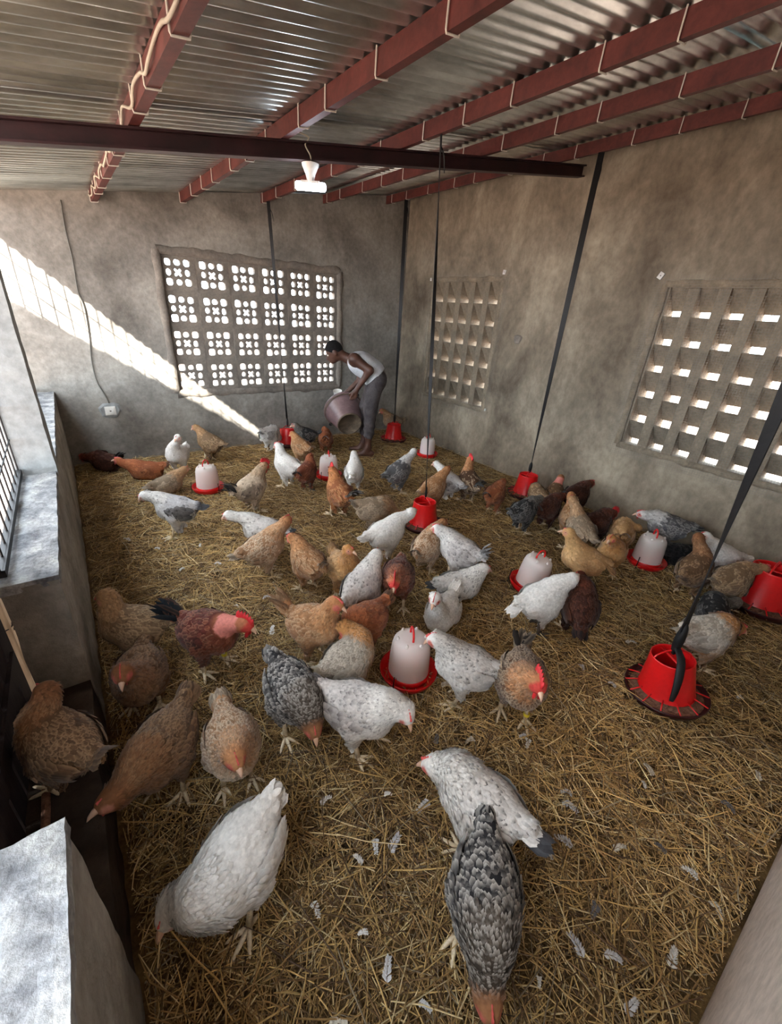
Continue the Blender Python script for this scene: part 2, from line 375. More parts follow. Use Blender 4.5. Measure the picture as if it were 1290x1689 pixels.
# ------------------------------------------------------------------ louvred windows in the right wall
def louvre_window(name, W, ncol, nrow, label, mw):
    y0, y1, z0, z1 = W; root = struct(empty(name, (XR+0.1, (y0+y1)/2, z0)), label, 'window')
    oy = (y0+y1)/2; pw = (y1-y0)/ncol; ph = (z1-z0)/nrow
    mu = MB().box((-0.085, -mw/2, 0), (0.09, mw/2, z1-z0)).mesh('mullion', MT['concrete_warm'])
    for i in range(ncol+1): link('mullion', mu, root, (0.001*(i % 2), y0-oy+pw*i, 0))
    g = ph*0.20; hw = pw/2-mw/2+0.004; th = 0.024
    sl = MB().hexa([(0.055,-hw,g),(0.055+th,-hw,g),(0.055+th,hw,g),(0.055,hw,g),(-0.075,-hw,ph),(-0.075+th+.01,-hw,ph),(-0.075+th+.01,hw,ph),(-0.075,hw,ph)]).mesh('louvre_slab', MT['concrete_warm'])
    for i in range(ncol):
        for j in range(nrow): link('louvre_slab', sl, root, (0, y0-oy+pw*(i+.5), ph*j))
    net = MB(); s = 0.019; a0, a1, b0, b1 = y0-oy-0.09, y1-oy+0.09, -0.10, z1-z0+0.08
    def wire(p, q, r=0.0008):
        p = np.array(p); q = np.array(q); d = (q-p)/np.linalg.norm(q-p); e = np.array([1., 0, 0]); c = np.cross(d, e)
        V = []
        for o in (p, q):
            for t in (0, 2.094, 4.189): V.append(o + r*(math.cos(t)*e + math.sin(t)*c))
        net.add(V, [(0,1,4,3), (1,2,5,4), (2,0,3,5)])
    xx = -0.108
    for i in range(int((a1-a0)/s)): wire((xx, a0+s*i, b0), (xx+.002, a0+s*i, b1))
    for i in range(int((b1-b0)/s)): wire((xx-.002, a0, b0+s*i), (xx-.002, a1, b0+s*i))
    n = net.build('wire_netting', MT['steel_wire'], root); n['kind'] = 'stuff'; n['label'] = 'fine galvanised wire netting'
    return root
louvre_window('window_2', W1, 5, 6, 'small louvred concrete window nearer the room corner', 0.085)
louvre_window('window_3', W2, 7, 6, 'large louvred concrete window at the right edge', 0.082)
tag(plaster_trim('trim_2', [(W1[0], W1[2]-.01), (W1[1], W1[2]-.01), (W1[1], W1[3]+.01), (W1[0], W1[3]+.01)], 'x', 0.06, 0.010, 'concrete_warm', 3), 'plaster band around the small louvred window', 'trim')
tag(plaster_trim('trim_3', [(W2[0], W2[2]-.01), (W2[1], W2[2]-.01), (W2[1], W2[3]+.01), (W2[0], W2[3]+.01)], 'x', 0.06, 0.010, 'concrete_warm', 7), 'plaster band around the large louvred window', 'trim')
for (u, v, sz, rt, lb) in ((833, 449, .045, 6, 'white plastic tab above the right corner of the small louvred window'), (712, 461, .035, 0, 'white plastic tab above the left corner of the small louvred window'),
                       (1091, 455, .05, 28, 'white plastic tab above the large louvred window'), (801, 676, .028, 0, 'white plastic tab below the small louvred window')):
    p = at_x(u, v, XR); o = empty('fixing_tab', (XR, p[1], p[2])); o.rotation_euler = (R(rt), 0, 0)
    MB().box((-0.014, -sz*.4, -sz*.5), (0.0, sz*.4, sz*.5)).build('plate', MT['white_plastic'], o)
    MB().ell((-0.015, 0, 0), (0.003, 0.004, 0.004), 8, 5).build('nail_head', MT['black_wire'], o); tag(o, lb, 'fixing')
p = at_x(854, 560, XR)
v = []; n = 14
for i in range(n): a = 2*math.pi*i/n; v.append((0, 0.055*math.cos(a)*(1+.2*math.sin(3*a)), 0.06*math.sin(a)*(1+.2*math.cos(2*a))))
o = MB().add(v + [(-0.012, q[1]*.75, q[2]*.75) for q in v], [(i, (i+1) % n, n+(i+1) % n, n+i) for i in range(n)] + [tuple(range(n, 2*n))]).build('plaster_patch', MT['concrete'], loc=(XR, p[1], p[2]))
struct(o, 'rough grey mortar patch on the right wall', 'patch')

# ------------------------------------------------------------------ roof
ceiling = struct(empty('ceiling', (2.0, 2.6, 2.8)), 'corrugated galvanised sheet roof seen from below', 'roof')
def corrugated(x0, x1, y0, y1, dz0, dz1, seed):
    pitch = 0.076; ny = int((y1-y0)/pitch*10); nxs = 12; V = []
    for i in range(nxs+1):
        t = i/nxs; x = x0+(x1-x0)*t
        for j in range(ny+1):
            y = y0+(y1-y0)*j/ny
            z = roof_z(x)+0.012+dz0+(dz1-dz0)*t + 0.0095*math.cos(2*math.pi*y/pitch) + 0.005*mnoise.noise(Vector((x*1.3, y*1.1, seed)))
            V.append((x, y, z))
    F = [(i*(ny+1)+j, i*(ny+1)+j+1, (i+1)*(ny+1)+j+1, (i+1)*(ny+1)+j) for i in range(nxs) for j in range(ny)]
    return MB().add(V, F)
for row, (x0, x1, d0, d1) in enumerate(((-0.62, 1.42, 0.0, 0.0), (1.15, 2.30, 0.022, 0.004), (2.03, 4.36, 0.034, 0.0))):
    for k in range(7):
        y0 = YF-0.25+k*0.874 - 0.04; gap = 0.022 if (row == 2 and k < 2) else 0
        o = corrugated(x0, x1, y0, y0+0.874+0.10, d0+gap+0.002*(k % 2), d1+0.002*(k % 2), row*11+k).build('corrugated_sheet', MT['metal'], smooth=True)
        o.parent = ceiling; o.matrix_parent_inverse = Matrix.Translation(ceiling.location).inverted()
PX = [0.48, 1.25, 2.09, 2.85, 3.76]
plabel = ['red steel roof purlin carrying a pale cable, leftmost of five', 'second red steel purlin from the left, above the lamp', 'red steel purlin in the middle of the five', 'fourth red steel purlin from the left, between middle and wall', 'red steel purlin along the top of the right wall']
hookm = None
for k, x in enumerate(PX):
    root = struct(empty('roof_purlin', (x, 2.6, roof_z(x)-0.08)), plabel[k], 'purlin'); root['group'] = 'red roof purlins'
    sl = 0.16*0.025
    MB().hexa([(-.025,YF-2.6,-sl),(.025,YF-2.6,sl),(.025,YB-2.6,sl),(-.025,YB-2.6,-sl),(-.025,YF-2.6,.085-sl),(.025,YF-2.6,.085+sl),(.025,YB-2.6,.085+sl),(-.025,YB-2.6,.085-sl)]).build('channel', MT['red_steel'], root)
    if hookm is None:
        hookm = MB().tube([(-.031, 0, .085), (-.031, .003, .0), (-.028, .004, -.008), (.028, .004, -.001), (.031, .003, .01), (.031, 0, .09)], 0.0035, 6).mesh('binding_wire', MT['white_wire'])
    for i in range(15):
        y = YF+0.2+i*0.385+0.05*math.sin(i*2.3+k); link('binding_wire', hookm, root, (0, y-2.6, 0))
# the rafter below the purlins
RY = 2.90
def rafter(y):
    b = MB(); x0, x1 = XL-0.25, XR+0.02; zt = lambda x: roof_z(x)-0.083; zb = lambda x: zt(x)-0.088
    for (u0, u1, h0, h1) in ((-.035, .035, 0, .010), (-.035, .035, .078, .088), (-.005, .005, 0.01, .078)):
        b.hexa([(x0,y+u0,zt(x0)-h1),(x1,y+u0,zt(x1)-h1),(x1,y+u1,zt(x1)-h1),(x0,y+u1,zt(x0)-h1),(x0,y+u0,zt(x0)-h0),(x1,y+u0,zt(x1)-h0),(x1,y+u1,zt(x1)-h0),(x0,y+u1,zt(x0)-h0)])
    return b
struct(rafter(RY).build('roof_beam', MT['dark_steel']), 'dark red steel rafter crossing under the purlins', 'beam')
# cable zigzag on the first purlin
pts = []
for i in range(46):
    pts.append((PX[0]-0.036+0.006*math.sin(i*2.1), 0.2+i*0.115, roof_z(PX[0])-0.05+0.022*math.sin(i*1.7)))
def smooth_path(p, n):
    p = np.array(p, float); t = np.linspace(0, len(p)-1.001, n); i = t.astype(int); f = (t-i)[:, None]
    q = lambda k: p[np.clip(k, 0, len(p)-1)]
    return 0.5*((2*q(i)) + (-q(i-1)+q(i+1))*f + (2*q(i-1)-5*q(i)+4*q(i+1)-q(i+2))*f**2 + (-q(i-1)+3*q(i)-3*q(i+1)+q(i+2))*f**3)
tag(MB().tube(smooth_path(pts, 200), 0.0065, 6).build('electric_cable', MT['cable'], smooth=True), 'pale electric cable winding along the leftmost purlin', 'cable')
# cable on the back wall down to the socket
pc = [(100, 330), (108, 380), (120, 430), (128, 478), (138, 505), (143, 530), (148, 565), (152, 600), (160, 630), (172, 650), (180, 665)]
pp = [at_y(u, v, YB-0.012) for u, v in pc]
tag(MB().tube(smooth_path(pp, 60), 0.006, 6).build('electric_cable', MT['grey_cable'], smooth=True), 'grey cable hanging down the back wall to the socket', 'cable')
p = at_y(182, 677, YB); so = empty('wall_socket', (p[0], YB, p[2]))
MB().box((-0.05, -0.022, -0.045), (0.05, 0, 0.045)).build('back_box', MT['white_plastic'], so)
MB().box((-0.035, -0.030, -0.032), (0.035, -0.02, 0.032)).build('socket_plate', MT['white_plastic'], so)
MB().box((-0.008, -0.033, -0.006), (0.008, -0.029, 0.006)).build('switch', MT['grey_cable'], so)
v = []; n = 18
for i in range(n): a = 2*math.pi*i/n; k = 1+.25*mnoise.noise(Vector((math.cos(a)*2, math.sin(a)*2, 1))); v.append((0.105*k*math.cos(a), 0, 0.085*k*math.sin(a)))
MB().add(v+[(q[0]*.8, -0.012, q[2]*.8) for q in v], [(i, (i+1) % n, n+(i+1) % n, n+i) for i in range(n)]+[tuple(range(n, 2*n))]).build('mortar_surround', MT['pillar'], so)
tag(so, 'white electric socket in a patch of fresh mortar on the back wall', 'socket')
# lamp
lx = 1.42; lz = 2.41; lamp = empty('ceiling_lamp', (lx, RY, lz), R(-36))
MB().lathe([(0.052, .105), (0.050, .095), (0.030, .055), (0.024, .03), (0.022, .012)], 20).build('lamp_holder', MT['white_plastic'], lamp, True)
MB().box((-0.055, -0.02, 0.008), (0.055, 0.02, 0.02)).build('lamp_bracket', MT['white_plastic'], lamp)
o = MB().tube([(-.095, 0, -.006), (-.092, 0, -.006), (-.084, 0, -.006), (.084, 0, -.006), (.092, 0, -.006), (.095, 0, -.006)], [0.005, .017, .023, .023, .017, .005], 14).build('lamp_tube', MT['lamp'], lamp, True)
MB().tube(smooth_path([(0, 0, .10), (.01, -.045, .13), (-.02, -.045, .18), (.0, -.045, .215), (-.06, -.03, .24)], 24), 0.004, 6).build('lamp_cord', MT['cable'], lamp, True)
tag(lamp, 'lit white lamp tube hanging below the dark rafter', 'lamp')

# ------------------------------------------------------------------ outside
o = MB().box((-30, -30, -0.16), (34, 40, -0.06)).build('ground', MT['sand']); struct(o, 'reddish sandy ground outside the building', 'ground')
# added out-of-frame canopy, sloped to trim the sun patch on the back wall
zc = lambda y: 3.52+(3.3-y)*0.196
cano = empty('sun_blocker_canopy', (-4.0, 1.0, -0.06))
V = []; ys = np.linspace(-5.5, 7.0, 126)
for x in (-5.4, -2.5):
    for y in ys: V.append((x+4.0, y-1.0, zc(y)+0.06+0.012*math.cos(2*math.pi*y/0.2)))
n = len(ys); MB().add(V, [(j, j+1, n+j+1, n+j) for j in range(n-1)]).build('blocker_sheet', MT['metal'], cano)
for x in (-5.3,):
    for y in (-5.0, -1.0, 3.0, 6.8): MB().box((x+4.0-.04, y-1.0-.04, 0), (x+4.0+.04, y-1.0+.04, zc(y)+.05)).build('post', MT['dark_steel'], cano)
tag(cano, 'added metal canopy on steel posts, shaped to block the sun', 'canopy')

# ------------------------------------------------------------------ drinkers
def make_drinker_meshes():
    d = {}
    d['tank'] = MB().lathe([(0.106, .045), (0.106, .07), (0.104, .15), (0.099, .215), (0.092, .245), (0.078, .262), (0.05, .270), (0.0, .272)], 32).mesh('tank', MT['tank'], True)
    d['water'] = MB().lathe([(0.0, .048), (0.101, .048), (0.101, .07), (0.098, .168), (0.0, .169)], 28).mesh('water', MT['water'], True)
    d['tray'] = MB().lathe([(0.0, .022), (0.10, .022), (0.115, .020), (0.128, .025), (0.146, .062), (0.150, .064), (0.152, .060), (0.134, .018), (0.115, .008), (0.0, .008)], 36).mesh('tray', MT['red_plastic'], True)
    d['collar'] = MB().lathe([(0.104, .028), (0.112, .03), (0.112, .056), (0.107, .060)], 32).mesh('collar', MT['red_plastic'], True)
    d['handle'] = MB().tube(smooth_path([(-.036, 0, .262), (-.037, 0, .29), (-.022, 0, .318), (0, 0, .326), (.022, 0, .318), (.037, 0, .29), (.036, 0, .262)], 26), 0.0055, 8).mesh('handle', MT['red_plastic'], True)
    d['lug'] = MB().lathe([(0.010, -.006), (0.009, .008), (0.005, .018), (0.0, .020)], 8).mesh('lug', MT['tank'], True)
    d['wire_leg'] = MB().tube(smooth_path([(0.150, 0, .12), (0.153, 0, .06), (0.154, 0, .012), (0.175, 0, .004), (.21, 0, .004)], 14), 0.0035, 6).mesh('wire_leg', MT['black_wire'], True)
    return d
DR = make_drinker_meshes()
def drinker(u, v, label, s=1.0, rz=0, tilt=(0, 0), z=0.0):
    p = at_z(u, v, 0.03)
    o = empty('poultry_drinker', (p[0], p[1], 0.004+z), R(rz)); o.scale = (s, s, s); o.rotation_euler = (R(tilt[0]), R(tilt[1]), R(rz))
    tag(o, label, 'drinker', 'drinkers on the straw')
    tank = link('tank', DR['tank'], o); tray = link('tray', DR['tray'], o); link('water', DR['water'], tank); link('handle', DR['handle'], tank); link('collar', DR['collar'], tray)
    for a in (30, 90, 150, 210, 270, 330): link('lug', DR['lug'], tank, (0.072*math.cos(R(a)), 0.072*math.sin(R(a)), .258))
    for a in (20, 140, 260): link('wire_leg', DR['wire_leg'], o, (0, 0, 0), (0, 0, R(a)))
    return (p[0], p[1])
drinker(344, 806, 'red and pink-filled drinker beside the white hen with barred back', 1.0, 35)
drinker(542, 785, 'red and white drinker behind the orange rooster', 0.98, 70)
drinker(704, 750, 'small-looking red and white drinker by the right wall', 0.95, 10)
drinker(673, 1109, 'large red and white drinker nearest the viewer', 1.0, 62)
drinker(872, 966, 'red and white drinker tilted beside the white hen with drooping tail', 1.0, -10, (3, 6))
drinker(1064, 927, 'red and white drinker among the hens crowding by the right wall', 1.0, 40)

# ------------------------------------------------------------------ feeders and their straps
def make_feeder_meshes():
    d = {}
    d['hopper'] = MB().lathe([(0.130, .052), (0.126, .06), (0.098, .245), (0.098, .252), (0.094, .252), (0.092, .245), (0.120, .07), (0.122, .052)], 34).mesh('hopper', MT['red_plastic'], True)
    d['dish'] = MB().lathe([(0.0, .010), (0.14, .010), (0.165, .018), (0.186, .050), (0.190, .050), (0.192, .044), (0.172, .006), (0.14, .0), (0.0, .0)], 38).mesh('dish', MT['dark_red_plastic'], True)
    d['feed'] = MB().lathe([(0.0, .06), (0.10, .04), (0.168, .026)], 30).mesh('feed', MT['feed'], True)
    d['spoke'] = MB().tube([(0.124, 0, .066), (0.15, 0, .060), (0.186, 0, .050)], 0.0035, 6).mesh('spoke', MT['red_plastic'], True)
    d['bail'] = MB().tube(smooth_path([(-.095, 0, .235), (-.085, 0, .262), (-.04, 0, .285), (0, 0, .29), (.04, 0, .285), (.085, 0, .262), (.095, 0, .235)], 24), 0.005, 8).mesh('bail_handle', MT['red_plastic'], True)
    d['bar'] = MB().tube([(-.096, 0, .238), (.096, 0, .238)], 0.0055, 8).mesh('cross_bar', MT['red_plastic'], True)
    return d
FD = make_feeder_meshes()
def feeder(x, y, label, s=1.0, rz=0, tilt=(0, 0), z=0.0):
    o = empty('poultry_feeder', (x, y, 0.006+z)); o.scale = (s, s, s); o.rotation_euler = (R(tilt[0]), R(tilt[1]), R(rz))
    tag(o, label, 'feeder', 'red hanging feeders')
    hop = link('hopper', FD['hopper'], o); dish = link('dish', FD['dish'], o); link('feed', FD['feed'], dish)
    link('bail_handle', FD['bail'], hop); link('cross_bar', FD['bar'], hop, rot=(0, 0, R(90)))
    for i in range(14): link('spoke', FD['spoke'], dish, rot=(0, 0, 2*math.pi*i/14))
    bpy.context.view_layer.update()
    return np.array((Matrix.LocRotScale(o.location, o.rotation_euler, o.scale) @ Vector((0, 0, .287)))[:])
def strap(top, bot, label, w=0.04, twist=2.5, ph=0.4, knot=0.10):
    top = np.array(top, float); bot = np.array(bot, float); root = empty('hanging_strap', bot); n = 60; V = []
    L = np.linalg.norm(top-bot); d = (top-bot)/L
    for i in range(n+1):
        t = i/n; p = (top-bot)*t; a = ph+twist*t; k = w/2*(1 if t*L > knot else 0.55)
        e = np.array([math.cos(a), math.sin(a), 0])*k; nn = np.array([-math.sin(a), math.cos(a), 0])*0.0022
        V += [p+e+nn, p-e+nn, p-e-nn, p+e-nn]
    F = [(i*4+k, i*4+(k+1) % 4, (i+1)*4+(k+1) % 4, (i+1)*4+k) for i in range(n) for k in range(4)] + [(0, 1, 2, 3), (n*4, n*4+1, n*4+2, n*4+3)]
    MB().add(V, F).build('band', MT['black_rubber'], root)
    MB().ell((0, 0, knot*0.45), (w*.42, w*.36, knot*.62), 10, 8).build('knot', MT['black_rubber'], root, True)
    MB().tube(smooth_path([d*(L-0.06), d*(L-0.10)+np.array([.03, 0, 0]), d*(L-.16)+np.array([.05, 0.01, -.02])], 8), [w*.3, w*.28, w*.15], 6, flat=0.3).build('loose_end', MT['black_rubber'], root, True)
    tag(root, label, 'strap', 'black feeder straps'); return root
def purl(k, y): return (PX[k], y, roof_z(PX[k])-0.075)
p = at_z(463, 727, .02); b1 = feeder(2.13, 5.14, 'red feeder tilted beside the hens below the pierced window', 1.0, 30, (-6, 10))
p = at_z(646, 728, .02); b2 = feeder(3.66, 4.84, 'red feeder in the far corner behind the man', 1.0, 10)
p = at_z(697, 866, .02); b3 = feeder(p[0], p[1], 'red feeder the plain white hen reaches for', 1.0, 80)
p = at_z(865, 816, .02); b4 = feeder(p[0], p[1], 'red feeder by the right wall beside the small brown hen', 1.0, 20)
p = at_z(1096, 1146, .03); b5 = feeder(p[0], p[1], 'red feeder with dark dish standing alone nearest the viewer', 1.0, -35, (-5, -7), 0.022)
b6 = feeder(3.66, 0.36, 'red feeder cut off by the right edge of the picture', 1.25, 0)
strap(purl(2, 5.30), b1, 'long black strap below the lamp holding the tilted feeder', 0.035)
strap(purl(4, 5.05), b2, 'black strap in the room corner behind the man', 0.045, 2.0, 1.0)
strap(purl(2, 2.50), b3, 'thin black strap hanging from the middle purlin', 0.026, 4.0)
strap(purl(4, 2.50), b4, 'black strap between the two louvred windows', 0.05, 2.0, 0.6)
t5 = np.array(b5); t5[2] = 0; p5 = b5 + np.array([0.0, 0.0, 0])
strap((PX[2], b5[1]+0.05, roof_z(PX[2])-0.075), b5, 'wide black strap crossing the large louvred window', 0.062, 2.6, -0.3, 0.16)
o = MB().tube(smooth_path([b5+np.array(q) for q in ((0, 0, .03), (-.055, -.05, .01), (-.098, -.078, -.045), (-.125, -.095, -.12), (-.14, -.10, -.17))], 14), [.016, .020, .020, .016, .010], 8, flat=.5).build('strap_tail', MT['black_rubber'], bpy.data.objects['hanging_strap.004'], True)
o.matrix_parent_inverse = Matrix.Translation(b5.tolist()).inverted()

# ------------------------------------------------------------------ implicit surfaces (smooth blends of rounded shapes)
def surfnet(F, lo, hi, h, coarse=4, proj=2):
    lo = np.array(lo, float); hi = np.array(hi, float)
    nb = np.ceil((hi-lo)/(h*coarse)).astype(int)+1
    n = nb*coarse
    gc = np.stack(np.meshgrid(*[lo[a]+h*coarse*(np.arange(nb[a])+0.5)-h*0.5 for a in range(3)], indexing='ij'), -1)
    dc = F(gc.reshape(-1, 3)).reshape(nb)
    D = np.repeat(np.repeat(np.repeat(dc, coarse, 0), coarse, 1), coarse, 2)
    near = np.repeat(np.repeat(np.repeat(np.abs(dc) < h*coarse*1.5+0.02, coarse, 0), coarse, 1), coarse, 2)
    I = np.argwhere(near); D[near] = F(lo + I*h)
    S = D < 0
    nx, ny, nz = n
    cnt = np.zeros((nx-1, ny-1, nz-1)); acc = np.zeros((nx-1, ny-1, nz-1, 3))
    offs = [(0,0,0),(1,0,0),(0,1,0),(1,1,0),(0,0,1),(1,0,1),(0,1,1),(1,1,1)]
    for a in range(8):
        for bb in range(a+1, 8):
            oa, ob = offs[a], offs[bb]
            if sum(abs(oa[k]-ob[k]) for k in range(3)) != 1: continue
            A = D[oa[0]:nx-1+oa[0], oa[1]:ny-1+oa[1], oa[2]:nz-1+oa[2]]; B = D[ob[0]:nx-1+ob[0], ob[1]:ny-1+ob[1], ob[2]:nz-1+ob[2]]
            m = (A < 0) != (B < 0); t = np.where(m, A/(np.where(m, A-B, 1)), 0)
            cnt += m
            for k in range(3): acc[..., k] += np.where(m, oa[k]+(ob[k]-oa[k])*t, 0)
    cell = cnt > 0; idx = -np.ones(cell.shape, int); idx[cell] = np.arange(cell.sum())
    ci = np.argwhere(cell); V = lo + h*(ci + acc[cell]/cnt[cell][:, None])
    Fs = []
    for ax in range(3):
        u, w = [(1, 2), (2, 0), (0, 1)][ax]
        sl0 = [slice(None)]*3; sl1 = [slice(None)]*3; sl0[ax] = slice(0, n[ax]-1); sl1[ax] = slice(1, n[ax])
        X = S[tuple(sl0)] != S[tuple(sl1)]; E = np.argwhere(X)
        E = E[(E[:, u] > 0) & (E[:, w] > 0) & (E[:, u] < n[u]-1) & (E[:, w] < n[w]-1)]
        if not len(E): continue
        q = []
        for du, dw in ((1, 1), (0, 1), (0, 0), (1, 0)):
            c = E.copy(); c[:, u] -= du; c[:, w] -= dw; q.append(idx[c[:, 0], c[:, 1], c[:, 2]])
        q = np.stack(q, 1); fl = S[E[:, 0], E[:, 1], E[:, 2]]
        q[~fl] = q[~fl][:, ::-1]; Fs.append(q)
    Q = np.concatenate(Fs); Q = Q[(Q >= 0).all(1)]
    e = h*0.3
    for _ in range(proj):
        d = F(V); G = np.stack([(F(V+e*np.eye(3)[k])-F(V-e*np.eye(3)[k]))/(2*e) for k in range(3)], 1)
        g2 = (G*G).sum(1, keepdims=True); V = V - np.clip(d[:, None]*G/np.maximum(g2, 0.05), -h, h)
    N = G/np.maximum(np.linalg.norm(G, axis=1, keepdims=True), 1e-6)
    return V, Q, N
def cap(p, a, b_, ra, rb):
    a = np.asarray(a); b_ = np.asarray(b_); d = b_-a; t = np.clip(((p-a)@d)/max(d@d, 1e-9), 0, 1)
    return np.linalg.norm(p-a-t[:, None]*d, axis=1)-(ra+(rb-ra)*t)
def elld(p, c, r, rot=None):
    q = p-np.asarray(c)
    if rot is not None: q = q@rot
    r = np.asarray(r); k0 = np.linalg.norm(q/r, axis=1); k1 = np.linalg.norm(q/(r*r), axis=1)
    return k0*(k0-1)/np.maximum(k1, 1e-9)
def smin(ds, k):
    D = np.stack(ds); m = D.min(0); return m - k*np.log(np.exp(-(D-m)/k).sum(0))
def mesh_np(name, V, Q, mat, col=None, nrm=None):
    """fast mesh from numpy; Q is a list of equal-length face arrays"""
    if not isinstance(Q, list): Q = [Q]
    me = bpy.data.meshes.new(name); me.vertices.add(len(V)); me.vertices.foreach_set('co', np.asarray(V, np.float32).ravel())
    li = np.concatenate([q.ravel() for q in Q]); ls = np.concatenate([np.full(len(q), q.shape[1]) for q in Q])
    me.loops.add(len(li)); me.loops.foreach_set('vertex_index', li.astype(np.int32))
    me.polygons.add(len(ls)); st = np.concatenate([[0], np.cumsum(ls)[:-1]])
    me.polygons.foreach_set('loop_start', st.astype(np.int32)); me.polygons.foreach_set('use_smooth', np.ones(len(ls), bool))
    me.update(calc_edges=True)
    if col is not None:
        a = me.color_attributes.new('Col', 'FLOAT_COLOR', 'POINT')
        a.data.foreach_set('color', np.concatenate([col, np.ones((len(col), 1))], 1).astype(np.float32).ravel())
    if nrm is not None: me.normals_split_custom_set_from_vertices(np.asarray(nrm, float).tolist())
    me.materials.append(mat); return me

# ------------------------------------------------------------------ chickens
def c3(r, g, b): return np.array(lin(r, g, b)[:3])
WHT, CRM, GRY, BLK, SLT = c3(226, 224, 218), c3(212, 200, 176), c3(128, 126, 126), c3(26, 26, 30), c3(74, 76, 82)
ORG, BUF, GLD, TAN, BRN, RED, DRD, GBR = c3(176, 108, 52), c3(196, 148, 92), c3(190, 130, 62), c3(164, 128, 90), c3(112, 76, 46), c3(124, 58, 30), c3(70, 30, 20), c3(130, 112, 92)
def breed(head, neck, breast, back, wing, tail, p2=None, amt=(0, 0, 0, 0), pat='plain', jit=0.10, rump=None):
    warm = lambda c: c*np.array([1.0, 0.985, .90]) if c[0] > 1.35*c[2] else c
    mute = lambda c: None if c is None else warm((c*0.82+0.18*float(c@np.array([.3, .6, .1])))*0.92)
    head, neck, breast, back, wing, tail, p2, rump = map(mute, (head, neck, breast, back, wing, tail, p2, rump))
    return dict(head=head, neck=neck, breast=breast, back=back, wing=wing, tail=tail, p2=p2 if p2 is not None else back, amt=amt, pat=pat, jit=jit, rump=back if rump is None else rump)
